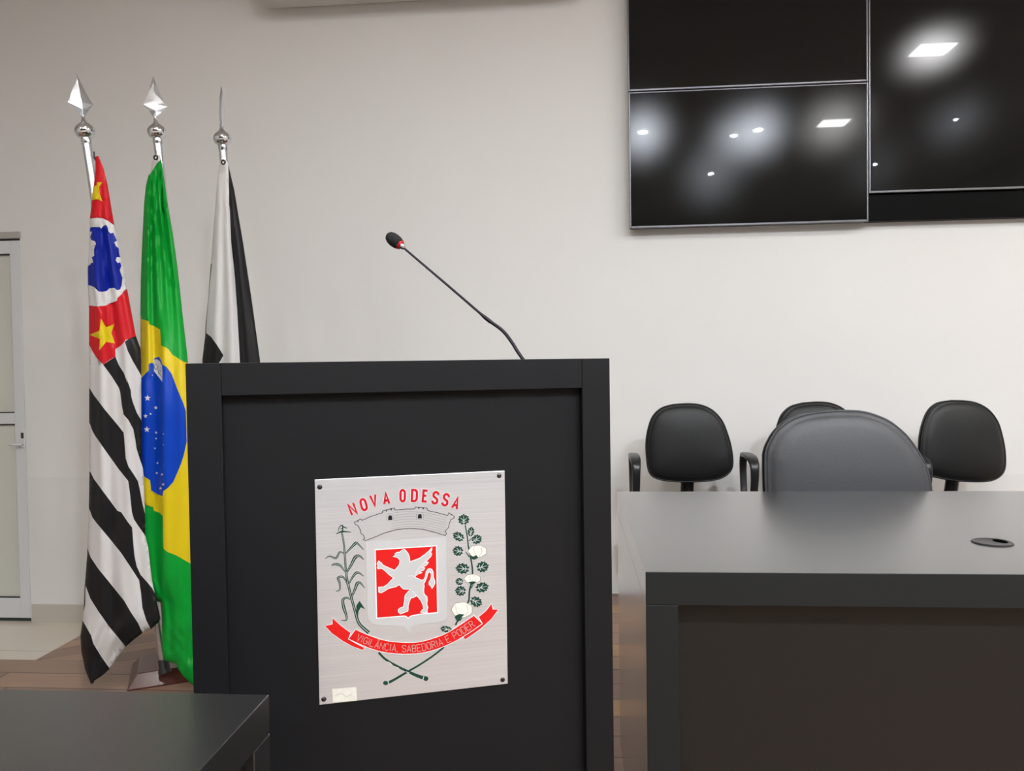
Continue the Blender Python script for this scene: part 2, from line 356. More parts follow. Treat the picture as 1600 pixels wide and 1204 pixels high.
tv('television', xa, xb, zb, zs-.002, 'black television lower left of the screen wall, with white light reflections')
tv('television', xa-.002, xb, zs+.002, zs+.002+.69, 'black television directly above the lower left one, cut off by the picture top')
zr = (at_y(1360, 300, YT).z+at_y(1600, 296, YT).z)/2
tv('television', xb+.003, xb+1.9, zr, zr+1.08, 'large black television at the right picture edge, reflecting a square lamp')
pn = box('black_panel', (xb+.002, YT+.02, zb+.006), (xb+1.9, YW-.001, zr-.003), 'blackpanel', bevel=.003)
tag(pn, 'black panel strip on the wall under the large right television', 'wall panel')

# ------------------------------------------------------------------ chairs
OUT = [(230, 75), (290, 72), (340, 78), (385, 100), (420, 140), (440, 190), (455, 250), (460, 310), (450, 345), (420, 370), (370, 383), (280, 388), (200, 383), (150, 370), (130, 345), (122, 300), (120, 230), (130, 170), (150, 120), (185, 88)]
def back_mesh(name, W, H, thick, m_, parent, z0, y0, lean, out=OUT, bulge=.02):
    # closed cushion: rings of the outline, rim piping and a domed front; back side flatter
    xs = [p[0] for p in out]; ys = [p[1] for p in out]; mx, Mx, my, My = min(xs), max(xs), min(ys), max(ys)
    pts = [Vector((((p[0]-(mx+Mx)/2)/(Mx-mx))*W, 0, ((My-p[1])/(My-my)-.5)*H)) for p in out]
    pts = [p for p in spline(pts+[pts[0]], 4)][:-1]
    def ringset(prof):
        bm = bmesh.new(); prev = None
        for s, y in prof:
            if s == 0: cur = [bm.verts.new((0, y, 0))]
            else: cur = [bm.verts.new((p.x-(1-s)*(W*.5)*(p.x/(W*.5)), y, p.z*s)) for p in pts]
            if prev:
                n = len(pts)
                for k in range(n):
                    k2 = (k+1) % n
                    if len(cur) == 1: bm.faces.new((prev[k], prev[k2], cur[0]))
                    else: bm.faces.new((prev[k], prev[k2], cur[k2], cur[k]))
            prev = cur
        if len(prev) > 1: pass
        bmesh.ops.recalc_face_normals(bm, faces=bm.faces)
        R_ = Matrix.Translation((0, y0, z0)) @ Matrix.Rotation(lean, 4, 'X'); bm.transform(R_); return bm
    t2 = thick/2
    front = [(.975, t2*.1), (.985, -t2*.3), (.978, -t2*.62), (.955, -t2*.78), (.93, -t2*.8), (.915, -t2*.92), (.86, -t2-bulge*.25), (.75, -t2-bulge*.5), (.55, -t2-bulge*.8), (.3, -t2-bulge*.95), (.12, -t2-bulge), (0, -t2-bulge)]
    o = finish(name, ringset(front), m_, parent, smooth=True)
    rim = [(.9, t2*.3), (.985, t2*.12), (1.0, -t2*.05), (1.0, t2*.4), (.97, t2*.75), (.85, t2*1.1), (.5, t2*1.35), (.2, t2*1.4), (0, t2*1.4)]
    sh = finish('back_shell', ringset(rim), 'plastic', parent, smooth=True)
    bm = bmesh.new(); R_ = Matrix.Translation((0, y0, z0)) @ Matrix.Rotation(lean, 4, 'X')
    lp = [R_ @ Vector((p.x*.985, -t2*.55, p.z*.985)) for p in pts]; btube(bm, lp+[lp[0]], .004, 8, caps=False)
    pp = finish('piping', bm, m_, o, smooth=True)
    return o
def arm_loop(parent, x, zt=.77, y_back=.07, y_front=-.17):
    # closed plastic loop arm standing on the seat side
    P = [(x, -.02, .44), (x, .045, .56), (x, y_back, .70), (x, y_back-.02, zt-.012), (x, y_back-.06, zt), (x, -.08, zt), (x, y_front+.03, zt-.012), (x, y_front, zt-.05), (x, y_front+.02, .62), (x, -.08, .5), (x, -.06, .44)]
    P = spline(P, 6); n = len(P); rads = []
    bm = bmesh.new(); rings = []
    for i, p in enumerate(P):
        t = (P[min(i+1, n-1)]-P[max(i-1, 0)]).normalized(); a = Vector((1, 0, 0)); c = t.cross(a)
        f = i/(n-1); wd = .015+.010*math.exp(-((f-.5)/.22)**2); th = .011
        rings.append([bm.verts.new(p+a*math.copysign(abs(math.cos(q))**.6, math.cos(q))*wd+c*math.copysign(abs(math.sin(q))**.6, math.sin(q))*th) for q in [2*PI*k/14 for k in range(14)]])
    for i in range(n-1):
        for k in range(14): bm.faces.new((rings[i][k], rings[i+1][k], rings[i+1][(k+1) % 14], rings[i][(k+1) % 14]))
    bm.faces.new(rings[0]); bm.faces.new(list(reversed(rings[-1]))); bmesh.ops.recalc_face_normals(bm, faces=bm.faces)
    return finish('armrest', bm, 'plastic', parent, smooth=True, angle=60)
def base_parts(t, big=False):
    # seat pad, gas column, five-star base with castors
    bm = bmesh.new(); prev = None; n = 36; w_, d_ = (.26, .25) if big else (.235, .225)
    for s, z in ((0, .41), (.8, .41), (.96, .42), (1, .445), (.99, .47), (.93, .487), (.6, .495), (0, .497)):
        cur = [bm.verts.new((0, -.06, z))] if s == 0 else [bm.verts.new((math.copysign(abs(math.cos(q))**.65, math.cos(q))*w_*s, -.06+math.copysign(abs(math.sin(q))**.65, math.sin(q))*d_*s, z)) for q in [2*PI*k/n for k in range(n)]]
        if prev:
            for k in range(n):
                k2 = (k+1) % n
                if len(prev) == 1: bm.faces.new((prev[0], cur[k], cur[k2]))
                elif len(cur) == 1: bm.faces.new((prev[k], prev[k2], cur[0]))
                else: bm.faces.new((prev[k], prev[k2], cur[k2], cur[k]))
        prev = cur
    bmesh.ops.recalc_face_normals(bm, faces=bm.faces); finish('seat', bm, 'leather_big' if big else 'leather', t, smooth=True)
    tube('gas_column', [(0, -.06, .09), (0, -.06, .24), (0, -.06, .241), (0, -.06, .41)], [.028, .028, .016, .016], 'darkmetal', t)
    for k in range(5):
        a = 2*PI*k/5+PI/2; dx, dy = math.cos(a), math.sin(a)
        lg = tube('leg', [(dx*.02, -.06+dy*.02, .1), (dx*.14, -.06+dy*.14, .09), (dx*.26, -.06+dy*.26, .068)], [.022, .018, .013], 'plastic', t, seg=10)
        bm = bmesh.new(); lathe(bm, [(0, -.02), (.022, -.02), (.025, -.012), (.025, .012), (.022, .02), (0, .02)], (dx*.26, -.06+dy*.26, .026), (dy, -dx, 0), 16)
        finish('castor', bm, 'plastic', lg, smooth=True, angle=40)
def wall_chair(label, arms=(-1, 1), tilt=0):
    t = root('office_chair', label=label, cat='chair', group='small black office chairs against the wall')
    Rm = Matrix.Rotation(0, 4, 'Y')
    back_mesh('backrest', .405, .372, .05, 'leather', t, .826, .02, math.radians(-5))
    bm = bmesh.new(); btube(bm, spline([(0, .0, .40), (0, .1, .41), (0, .125, .47), (0, .085, .58), (0, .062, .70), (0, .055, .78)], 5), .02, 10, flat=1.6)
    finish('back_bar', bm, 'darkmetal', t, smooth=True)
    for s in arms: arm_loop(t, s*.262)
    base_parts(t); return t
def copy_tree(o, parent=None):
    c = o.copy(); C.objects.link(c)
    if parent: c.parent = parent
    for ch in [q for q in bpy.data.objects if q.parent == o and q != c]: copy_tree(ch, c)
    return c
pA = at_y(1076, 690, 3.68)
chA = wall_chair('small black office chair with both loop armrests showing, leftmost against the wall')
chA.location = (pA.x, 3.66, 0); chA.rotation_euler = (0, 0, 0)
chB = copy_tree(chA); chB['label'] = 'small black office chair mostly hidden behind the large charcoal chair'
pB = at_y(1279, 690, 3.70); chB.location = (pB.x, 3.68, 0)
la_ = [q for q in bpy.data.objects if q.parent == chB and q.name.startswith('armrest')][0]; bpy.data.objects.remove(la_)
chC = copy_tree(chA)
ra_ = [q for q in bpy.data.objects if q.parent == chC and q.name.startswith('armrest')][-1]; bpy.data.objects.remove(ra_)
chC['label'] = 'small black office chair against the wall, rightmost, its backrest tilted'
pC = at_y(1507, 690, 3.68); chC.location = (pC.x-.02, 3.66, 0); chC.rotation_euler = (0, 0, math.radians(7))
for ch in [q for q in bpy.data.objects if q.parent == chC and (q.name.startswith('backrest') or q.name.startswith('back_shell'))]:
    piv = Vector((0, 0, .70)); ch.matrix_basis = Matrix.Translation(piv) @ Matrix.Rotation(math.radians(6), 4, 'Y') @ Matrix.Translation(-piv)
# the large chair behind the desk
BO = [(262, 420), (275, 370), (300, 315), (350, 240), (420, 180), (500, 138), (600, 110), (750, 93), (880, 91), (1000, 100), (1100, 128), (1200, 175), (1290, 250), (1350, 320), (1400, 400), (1440, 480), (1465, 560), (1480, 660), (1485, 800), (1470, 950), (1400, 1080), (1250, 1165), (1000, 1200), (800, 1203), (550, 1190), (370, 1130), (290, 1000), (262, 800), (258, 600)]
t = root('executive_chair', label='large charcoal padded chair pulled up behind the wide desk', cat='chair')
pD = at_y(1325, 640, 2.62); pl, pr = at_y(1196, 740, 2.62), at_y(1456, 740, 2.62)
t.location = ((pl.x+pr.x)/2, 2.64, 0)
back_mesh('backrest', (pr.x-pl.x)*1.01, .50, .07, 'leather_big', t, pD.z-.252, 0, math.radians(-6), BO, .022)
bm = bmesh.new(); btube(bm, spline([(0, .0, .40), (0, .14, .41), (0, .17, .5), (0, .12, .62), (0, .09, .75)], 5), .022, 10, flat=1.8)
finish('back_bar', bm, 'darkmetal', t, smooth=True); base_parts(t, True)

# ------------------------------------------------------------------ desks and lectern
def slab_desk(name, x0, x1, y0, y1, H, th, leg, label, mm='melamine'):
    t = root(name, (x0, y0, 0), label=label, cat='desk'); W = x1-x0; D = y1-y0
    box('desktop', (0, 0, H-th), (W, D, H), mm, t, bevel=.0012)
    box('side_panel', (0, 0, 0), (leg, D, H-th-.0006), mm, t, bevel=.0012)
    box('side_panel', (W-leg, 0, 0), (W, D, H-th-.0006), mm, t, bevel=.0012)
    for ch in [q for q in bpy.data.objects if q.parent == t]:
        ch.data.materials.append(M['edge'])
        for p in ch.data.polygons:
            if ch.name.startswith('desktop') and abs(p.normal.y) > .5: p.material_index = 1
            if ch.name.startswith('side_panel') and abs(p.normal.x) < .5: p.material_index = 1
    return t, W, D
zf = .8; fx = at_z(1008, 893, zf)
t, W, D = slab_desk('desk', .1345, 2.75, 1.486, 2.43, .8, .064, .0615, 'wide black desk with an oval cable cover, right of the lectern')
box('modesty_panel', (.0615, .035, .02), (W-.0615, .053, .8-.0646), 'front', t, bevel=.001)
g = at_z(1550.5, 847.5, .8); gl = Vector((g.x-.1345, g.y-1.486, .8)); hwid = (at_z(1581, 847, .8).x-at_z(1520, 847, .8).x)/2
bm = bmesh.new(); hy = hwid*.95
def ell(rx, ry, z, n=36, c=(0, 0)): return [bm.verts.new((gl.x+c[0]+rx*math.cos(2*PI*k/n), gl.y+c[1]+ry*math.sin(2*PI*k/n), z)) for k in range(n)]
rs = [ell(hwid, hy, .7995), ell(hwid, hy, .8012), ell(hwid*.94, hy*.94, .8028), ell(hwid*.9, hy*.9, .8024), ell(.001, .001, .8024)]
for a, b_ in zip(rs, rs[1:]):
    for k in range(36): bm.faces.new((a[k], a[(k+1) % 36], b_[(k+1) % 36], b_[k]))
bmesh.ops.recalc_face_normals(bm, faces=bm.faces)
cc = finish('cable_cover', bm, 'plastic', t, smooth=True, angle=30)
bm = bmesh.new(); bm.faces.new(ell(hwid*.32, hy*.5, .8026, c=(hwid*.45, .004))); finish('cable_hole', bm, 'hole', cc)
# left table
tx1 = at_z(424.3, 1080.6, .78)
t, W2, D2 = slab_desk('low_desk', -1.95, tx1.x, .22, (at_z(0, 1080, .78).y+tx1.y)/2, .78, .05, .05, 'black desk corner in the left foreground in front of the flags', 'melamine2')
for ch in [q for q in bpy.data.objects if q.parent == t and q.name.startswith('side_panel')]: bpy.data.objects.remove(ch)
for x in (0, W2-.05):
    for y in (0, D2-.05):
        box('leg', (x, y, 0), (x+.05, y+.05, .7294), 'melamine2', t, bevel=.0012)
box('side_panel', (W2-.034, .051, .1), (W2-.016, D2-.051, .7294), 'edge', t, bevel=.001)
box('modesty_panel', (.05, D2-.2, .3), (W2-.05, D2-.182, .7294), 'melamine2', t, bevel=.001)

LA = math.radians(17.99); LE = Vector((math.cos(LA), math.sin(LA), 0)); LN = Vector((-math.sin(LA), math.cos(LA), 0))
PP = CAM+ray(492, 749)*1.3            # a point on the plane of the lectern front
q0 = at_plane(289.5, 568, PP, LN); q1 = at_plane(952.5, 559, PP, LN)
LH = 1.212; LW = (q1-q0).dot(LE); LT = .054
lec = root('lectern', (q0.x, q0.y, 0), LA, 'tall black lectern with a city crest plate on its recessed front', 'lectern')
box('side_panel', (0, 0, 0), (LT, .46, LH), 'lectern', lec, bevel=.001)
box('side_panel', (LW-LT, 0, 0), (LW, .46, LH), 'lectern', lec, bevel=.001)
box('top', (LT+.0003, 0, LH-LT), (LW-LT-.0003, .46, LH), 'lectern', lec, bevel=.001)
REC = .016
box('front_panel', (LT, REC, .03), (LW-LT, REC+.018, LH-LT), 'lectern', lec, bevel=.0005)
box('shelf', (LT, REC+.02, .8), (LW-LT, .44, .82), 'lectern', lec, bevel=.001)

# plaque, traced onto the plane of the recessed panel
TH = .0022
P0 = PP+LN*(REC)                         # panel surface
PF = P0-LN*TH                            # plate front
def onp(px, py, h=0.0): return at_plane(px, py, PF, LN)-LN*h
def inlay(name, polys, h, m_, parent, base=0.0):
    if len(polys) > 1:
        for p in polys: inlay(name, [p], h, m_, parent, base)
        return
    bm = bmesh.new()
    for poly in polys:
        top = [bm.verts.new(onp(x, y, h)) for x, y in poly]; bot = [bm.verts.new(onp(x, y, base)) for x, y in poly]
        n = len(poly)
        for i in range(n): bm.faces.new((top[i], top[(i+1) % n], bot[(i+1) % n], bot[i]))
        # triangulate the face with a constrained triangulation
        vs, es, fs, ov, oe, of = delaunay_2d_cdt([Vector(p) for p in poly], [(i, (i+1) % n) for i in range(n)], [], 1, 1e-4)
        mp_ = {}
        for i, v in enumerate(vs):
            mp_[i] = top[ov[i][0]] if ov[i] else bm.verts.new(onp(v.x, v.y, h))
        for f in fs:
            vv = [mp_[i] for i in f]
            if len(set(vv)) == 3 and inside(sum((vs[i].x for i in f))/3, sum((vs[i].y for i in f))/3, poly):
                try:
                    nf = bm.faces.new(vv); nf.normal_update()
                    if nf.normal.dot(LN) > 0: nf.normal_flip()
                except ValueError: pass
    return finish(name, bm, m_, parent, world=True)
def inside(x, y, poly):
    c = False; j = len(poly)-1
    for i in range(len(poly)):
        xi, yi = poly[i]; xj, yj = poly[j]
        if (yi > y) != (yj > y) and x < (xj-xi)*(y-yi)/(yj-yi)+xi: c = not c
        j = i
    return c
def ribbon(bm, pts, wd, h, closed=False, place=None):
    place = place or onp
    P = [Vector((p[0], p[1])) for p in pts]; n = len(P)
    if n < 2: return
    W_ = wd if isinstance(wd, (list, tuple)) else [wd]*n; Lf, Rt = [], []
    for i in range(n):
        a = P[(i-1) % n] if (closed or i > 0) else None; c = P[(i+1) % n] if (closed or i < n-1) else None
        t1 = (P[i]-a).normalized() if a is not None else None; t2 = (c-P[i]).normalized() if c is not None else None
        if t1 is None or t1.length == 0: t1 = t2
        if t2 is None or t2.length == 0: t2 = t1
        tt = (t1+t2); tt = t1 if tt.length < 1e-3 else tt.normalized()
        nn = Vector((-tt.y, tt.x)); k = max(.45, abs(tt.dot(t1))); wv = W_[i]/2/k
        Lf.append(bm.verts.new(place(P[i].x+nn.x*wv, P[i].y+nn.y*wv, h))); Rt.append(bm.verts.new(place(P[i].x-nn.x*wv, P[i].y-nn.y*wv, h)))
    for i in range(n if closed else n-1):
        j = (i+1) % n; f = bm.faces.new((Lf[i], Lf[j], Rt[j], Rt[i])); f.normal_update()
        if f.normal.dot(LN) > 0: f.normal_flip()
def strokes(name, items, h, m_, parent):
    bm = bmesh.new()
    for it in items: ribbon(bm, it[0], it[1], h, it[2] if len(it) > 2 else False)
    return finish(name, bm, m_, parent, world=True)
def S(px, py, sc, pts): return [(px+x/sc, py+y/sc) for x, y in pts]
def arcpts(cx_, cy_, rx, ry, a0, a1, n=10): return [(cx_+rx*math.cos(math.radians(a0+(a1-a0)*i/n)), cy_+ry*math.sin(math.radians(a0+(a1-a0)*i/n))) for i in range(n+1)]
# stroke alphabet, unit box, y up; (points, closed)
def glyph(c):
    ell_ = lambda: arcpts(.5, .72, .5, .28, 0, 180, 8)+arcpts(.5, .28, .5, .28, 180, 360, 8)
    g = {
     'N': [([(0, 0), (0, 1), (1, 0), (1, 1)], 0)],
     'O': [(ell_(), 1)],
     'V': [([(0, 1), (.5, 0), (1, 1)], 0)],
     'A': [([(0, 0), (.5, 1), (1, 0)], 0), ([(.2, .3), (.8, .3)], 0)],
     'D': [([(0, 0), (0, 1), (.5, 1)]+arcpts(.5, .72, .5, .28, 90, 0, 6)[1:]+arcpts(.5, .28, .5, .28, 0, -90, 6), 1)],
     'E': [([(1, 1), (0, 1), (0, 0), (1, 0)], 0), ([(0, .52), (.8, .52)], 0)],
     'S': [(arcpts(.5, .76, .5, .24, 10, 180, 8)+[(.1, .6), (.9, .4)]+arcpts(.5, .24, .5, .24, 0, -170, 8), 0)],
     'I': [([(.5, 0), (.5, 1)], 0)],
     'G': [(arcpts(.5, .72, .5, .28, 20, 180, 8)+arcpts(.5, .28, .5, .28, 180, 360, 8)+[(1, .48), (.55, .48)], 0)],
     'L': [([(0, 1), (0, 0), (.9, 0)], 0)],
     'C': [(arcpts(.5, .72, .5, .28, 20, 180, 8)+arcpts(.5, .28, .5, .28, 180, 340, 8), 0)],
     'B': [([(0, 0), (0, 1), (.6, 1)]+arcpts(.6, .76, .35, .24, 90, -90, 6)+[(0, .52)], 0), ([(.6, .52)]+arcpts(.6, .26, .4, .26, 90, -90, 6)+[(0, 0)], 0)],
     'R': [([(0, 0), (0, 1), (.6, 1)]+arcpts(.6, .75, .38, .25, 90, -90, 6)+[(0, .5)], 0), ([(.5, .5), (1, 0)], 0)],
     'P': [([(0, 0), (0, 1), (.6, 1)]+arcpts(.6, .74, .4, .26, 90, -90, 6)+[(0, .48)], 0)],
     ',': [([(.5, .1), (.4, -.18)], 0)],
    }
    if c == 'Â': return g['A']+[([(.25, 1.12), (.5, 1.3), (.75, 1.12)], 0)]
    return g.get(c, [])
def place_glyph(c, cx_, cy_, w_, h_, tilt, sw):
    a = math.radians(tilt); out = []
    for pts, cl in glyph(c):
        q = []
        for x, y in pts:
            X, Y = (x-.5)*(w_-sw), -(y-.5)*(h_-sw)
            q.append((cx_+X*math.cos(a)+Y*math.sin(a), cy_-X*math.sin(a)+Y*math.cos(a)))
        out.append((q, sw, bool(cl)))
    return out

cor = [at_plane(x, y, PF, LN) for x, y in ((492.2, 749.2), (789, 734.8), (793, 1067.5), (498.5, 1101.2))]
x0 = sum((cor[i]-q0).dot(LE) for i in (0, 3))/2; x1 = sum((cor[i]-q0).dot(LE) for i in (1, 2))/2
z1 = (cor[0].z+cor[1].z)/2; z0 = (cor[2].z+cor[3].z)/2
pq = box('crest_plate', (x0, REC-TH, z0), (x1, REC-.0001, z1), 'alu', lec, bevel=.0006); pq['label'] = 'brushed aluminium plate with the city crest'
K1 = (480, 725, 5); K2 = (575, 840, 10.033); K3 = (530, 750, 8); K4 = (500, 940, 5.517); K5 = (500, 800, 6.02); K6 = (690, 790, 6.02)
shield = [(572, 846), (697, 838.5), (698, 935), (698.5, 958), (696, 966), (688, 971.5), (656, 974.5), (645, 977), (638.7, 988), (632, 977.7), (616, 977), (584, 975), (577, 969), (574, 960)]
inlay('shield', [shield], .0002, 'e_grey', pq)
red = S(*K2, [(112, 185), (1072, 122), (1092, 1168)])+S(*K4, [(1012, 92), (870, 104), (795, 117), (775, 126), (760, 141), (745, 126), (725, 120), (610, 130), (488, 140)])
inlay('red_field', [red], .0004, 'e_red', pq)
strokes('field_border', [(red, 1.5, True)], .0005, 'e_light', pq)
gr = [(395, 290), (430, 270), (420, 250), (450, 225), (495, 222), (530, 190), (570, 178), (600, 205), (630, 245), (650, 300), (655, 370), (720, 350), (810, 315), (880, 265), (940, 215), (975, 180), (1000, 145), (1002, 180), (975, 235), (1000, 240), (985, 290), (930, 345), (905, 378), (948, 382), (915, 425), (850, 460), (890, 468), (870, 505), (800, 530), (845, 545), (780, 565), (755, 585), (735, 600), (745, 620), (790, 640), (845, 660), (875, 650), (895, 610), (910, 530), (935, 490), (965, 478), (1000, 490), (1020, 530), (1025, 620), (1045, 665), (1050, 700), (1030, 750), (1002, 790), (985, 750), (955, 730), (955, 690), (980, 650), (992, 600), (985, 545), (955, 530), (935, 560), (920, 620), (895, 680), (875, 715), (880, 760), (870, 820), (880, 880), (925, 920), (930, 970), (920, 1040), (940, 1085), (925, 1130), (930, 1165), (880, 1175), (825, 1160), (845, 1130), (870, 1110), (860, 1050), (830, 980), (780, 920), (760, 905), (715, 930), (670, 940), (645, 1000), (630, 1060), (630, 1110), (625, 1145), (570, 1165), (510, 1190), (475, 1160), (475, 1120), (510, 1090), (555, 1080), (570, 1000), (580, 900), (620, 850), (665, 805), (560, 800), (520, 770), (495, 730), (430, 765), (320, 790), (260, 830), (205, 860), (170, 850), (165, 770), (250, 765), (310, 720), (360, 665), (400, 625), (350, 590), (250, 500), (215, 475), (155, 485), (145, 460), (160, 440), (142, 405), (165, 360), (210, 390), (235, 425), (320, 465), (420, 505), (450, 470), (490, 420), (500, 350), (470, 310), (440, 300)]
gr = S(*K2, gr)
inlay('griffin', [gr], .0006, 'e_grey', pq); strokes('griffin_outline', [(gr, 1.0, True)]+[(S(*K2, p), .6) for p in ([(740, 560), (800, 470), (900, 370)], [(620, 600), (700, 590), (730, 610)], [(690, 830), (730, 860), (750, 900)])], .0007, 'e_light', pq)
# lettering
nova = [('N', 167, 358, 95, 165, 21), ('O', 305, 303, 92, 168, 15), ('V', 432, 252, 95, 165, 12), ('A', 588, 226, 92, 162, 6), ('O', 793, 192, 84, 170, 0), ('D', 940, 189, 90, 168, -2), ('E', 1073, 196, 78, 165, -5), ('S', 1202, 218, 92, 172, -11), ('S', 1330, 243, 92, 172, -15), ('A', 1460, 285, 92, 165, -17)]
for c, x, y, w_, h_, a in nova:
    gl_ = place_glyph(c, 530+x/8, 750+y/8, w_/8, h_/8, a, 3.7)
    strokes('letter_shine_outline', [(s_[0], 4.9, s_[2]) for s_ in gl_], .0003, 'e_light', pq); strokes('letter', gl_, .0005, 'e_red_letter', pq)  # pale rim paints the shine of the metal letter edges
# mural crown
crown = S(*K3, [(190, 525), (270, 482), (285, 500), (400, 450), (540, 405), (540, 385), (615, 362), (690, 345), (697, 372), (820, 360), (945, 358), (948, 335), (1020, 338), (1100, 348), (1105, 378), (1230, 405), (1355, 440), (1370, 405), (1440, 450), (1430, 475), (1395, 490), (1370, 560), (1365, 590), (1325, 635), (1340, 665), (1325, 690), (1200, 650), (1050, 612), (880, 600), (720, 615), (560, 660), (430, 715), (325, 755), (300, 740), (320, 720), (305, 690), (270, 660), (265, 620), (235, 565), (200, 550)])
cr = strokes('crown_outline', [(crown, .9, True)], .0004, 'e_black', pq)
inlay('crown_window', [S(*K3, p) for p in ([(612, 500), (612, 460), (625, 440), (650, 438), (662, 455), (664, 495)], [(983, 478), (984, 440), (1000, 422), (1020, 422), (1032, 440), (1032, 475)],
      [(580, 375), (602, 370), (594, 396)], [(637, 358), (660, 354), (650, 382)], [(985, 338), (1005, 340), (996, 364)], [(1038, 343), (1060, 346), (1050, 368)], [(225, 508), (240, 500), (238, 528)], [(1395, 420), (1410, 428), (1394, 445)])], .0004, 'e_black', pq)
ml = []
for k in range(7):
    f = (k+.6)/7.2
    up = [(700, 385), (820, 372), (945, 372), (1100, 390), (1230, 420), (1350, 455)]; dn = [(640, 632), (740, 606), (880, 592), (1050, 603), (1200, 640), (1318, 672)]
    ml.append((S(*K3, [(a[0]*(1-f)+c[0]*f, a[1]*(1-f)+c[1]*f) for a, c in zip(up, dn)]), .35))
for cx_, cy_ in ((637, 470), (1008, 452)): ml.append((S(*K3, [(cx_-45, cy_+38), (cx_-45, cy_-25), (cx_-20, cy_-55), (cx_+20, cy_-55), (cx_+42, cy_-30), (cx_+42, cy_+36)]), .4))
strokes('crown_masonry', ml, .0003, 'e_line', pq)
# motto ribbon
rt = [(305, 235), (420, 285), (560, 330), (700, 347), (840, 345), (980, 310), (1100, 262), (1230, 180), (1325, 115)]
rb = [(245, 318), (370, 375), (480, 415), (600, 440), (740, 448), (880, 438), (1010, 405), (1150, 345), (1290, 262), (1400, 185)]
sm = lambda p, n=4: [(v.x, v.y) for v in spline([Vector((a, b_, 0)) for a, b_ in p], n)]
rts, rbs = sm(rt, 6), sm(rb, 6)
main = S(*K4, rts+rbs[::-1])
tl = S(*K4, [(105, 135), (185, 205), (265, 265), (245, 318), (300, 350), (385, 395), (365, 415), (280, 383), (200, 340), (100, 270), (40, 205), (105, 190)])
tr = S(*K4, [(1365, 128), (1430, 75), (1478, 12), (1490, 62), (1540, 62), (1480, 145), (1380, 235), (1250, 325), (1232, 298), (1290, 262), (1400, 185)])
rbn = inlay('ribbon_tail', [tl, tr], .0005, 'e_red', pq); inlay('motto_ribbon', [main], .0007, 'e_red', pq)
strokes('ribbon_border', [(main, .9, True)], .0008, 'e_light', pq); [strokes('ribbon_tail_border', [(q_, .7, True)], .0006, 'e_light', pq) for q_ in (tl, tr)]
def resample(p, n):
    L_ = [0]
    for a, b_ in zip(p, p[1:]): L_.append(L_[-1]+math.dist(a, b_))
    out = []
    for k in range(n):
        s = L_[-1]*k/(n-1); i = max(j for j in range(len(L_)) if L_[j] <= s+1e-9); i = min(i, len(p)-2); f = (s-L_[i])/max(L_[i+1]-L_[i], 1e-9)
        out.append((p[i][0]*(1-f)+p[i+1][0]*f, p[i][1]*(1-f)+p[i+1][1]*f))
    return out
ra, rbx = resample(S(*K4, rts), 101), resample(S(*K4, rbs), 101)
mid = [((a[0]+b_[0])/2, (a[1]+b_[1])/2) for a, b_ in zip(ra, rbx)]
txt = 'VIGILÂNCIA, SABEDORIA E PODER'; wid = {'I': .45, ',': .4, ' ': .62}
tot = sum(wid.get(c, 1) for c in txt); acc = 0; ms = []
for c in txt:
    u = (acc+wid.get(c, 1)/2)/tot; acc += wid.get(c, 1); f = .04+.92*u; k = f*100; i = int(k); fr = k-i
    X = mid[i][0]*(1-fr)+mid[i+1][0]*fr; Y = mid[i][1]*(1-fr)+mid[i+1][1]*fr
    a = math.degrees(math.atan2(-(mid[min(i+2, 100)][1]-mid[i-2][1]), mid[min(i+2, 100)][0]-mid[i-2][0]))
    if c != ' ': strokes('motto_letter', place_glyph(c, X, Y+.4, 6.6, 11.5, a, .85), .0009, 'e_motto', pq)
# corn stalk
def taper(pts, w0, wm, w1, n=5):
    p = sm(pts, n); N_ = len(p); return p, [(w0+(wm-w0)*min(1, 2*i/(N_-1))) if i < N_/2 else (wm+(w1-wm)*(2*i/(N_-1)-1)) for i in range(N_)]
corn = [([(205, 190), (222, 280), (232, 380), (240, 500), (250, 600), (270, 700), (300, 820), (330, 930), (360, 1030), (400, 1080), (460, 1132)], 2.2, 3.2, 4.4),
        ([(235, 395), (280, 345), (330, 295), (350, 290), (410, 352)], 1.2, 4, 1), ([(225, 385), (185, 375), (150, 430), (90, 412), (48, 436)], 1.5, 2.8, .8),
        ([(240, 585), (290, 500), (330, 425), (370, 410), (412, 445)], 2, 4.6, 1.2), ([(235, 560), (190, 500), (140, 487), (108, 500)], 1.5, 3.4, 1.5),
        ([(265, 690), (300, 620), (340, 570), (370, 572), (412, 602)], 1.5, 3.6, 1), ([(262, 695), (235, 630), (205, 605), (170, 620), (185, 665), (185, 728), (148, 742)], 1.5, 3.5, 1),
        ([(300, 790), (330, 720), (350, 670), (380, 665), (420, 712)], 2.5, 4.4, 1), ([(300, 830), (255, 803), (215, 825), (225, 900), (245, 960), (248, 1012), (198, 1016)], 1.5, 4.4, .8),
        ([(212, 190), (214, 150), (216, 115)], 1.8, 1.5, .6), ([(170, 182), (182, 140), (205, 122), (212, 150), (190, 155)], .8, 1.2, .8), ([(152, 204), (205, 182), (292, 186)], .8, 2.2, .8), ([(215, 135), (255, 150)], 1.5, 1.5, .6)]
it = []; it2 = []
for p, a, b_, c in corn:
    pts, ws = taper(p, a, b_, c); it.append((S(*K5, pts), [w_*1.2 for w_ in ws]))
    if b_ > 2.3: it2.append((S(*K5, pts), [w_*.22 for w_ in ws]))
strokes('corn_stalk', it, .0003, 'e_green', pq); strokes('corn_leaf_veins', it2, .0004, 'e_grey', pq)
inlay('corn_leaf', [S(*K5, [(340, 880), (372, 832), (425, 912), (385, 892), (362, 930), (357, 985), (345, 975)])], .0004, 'e_green', pq)
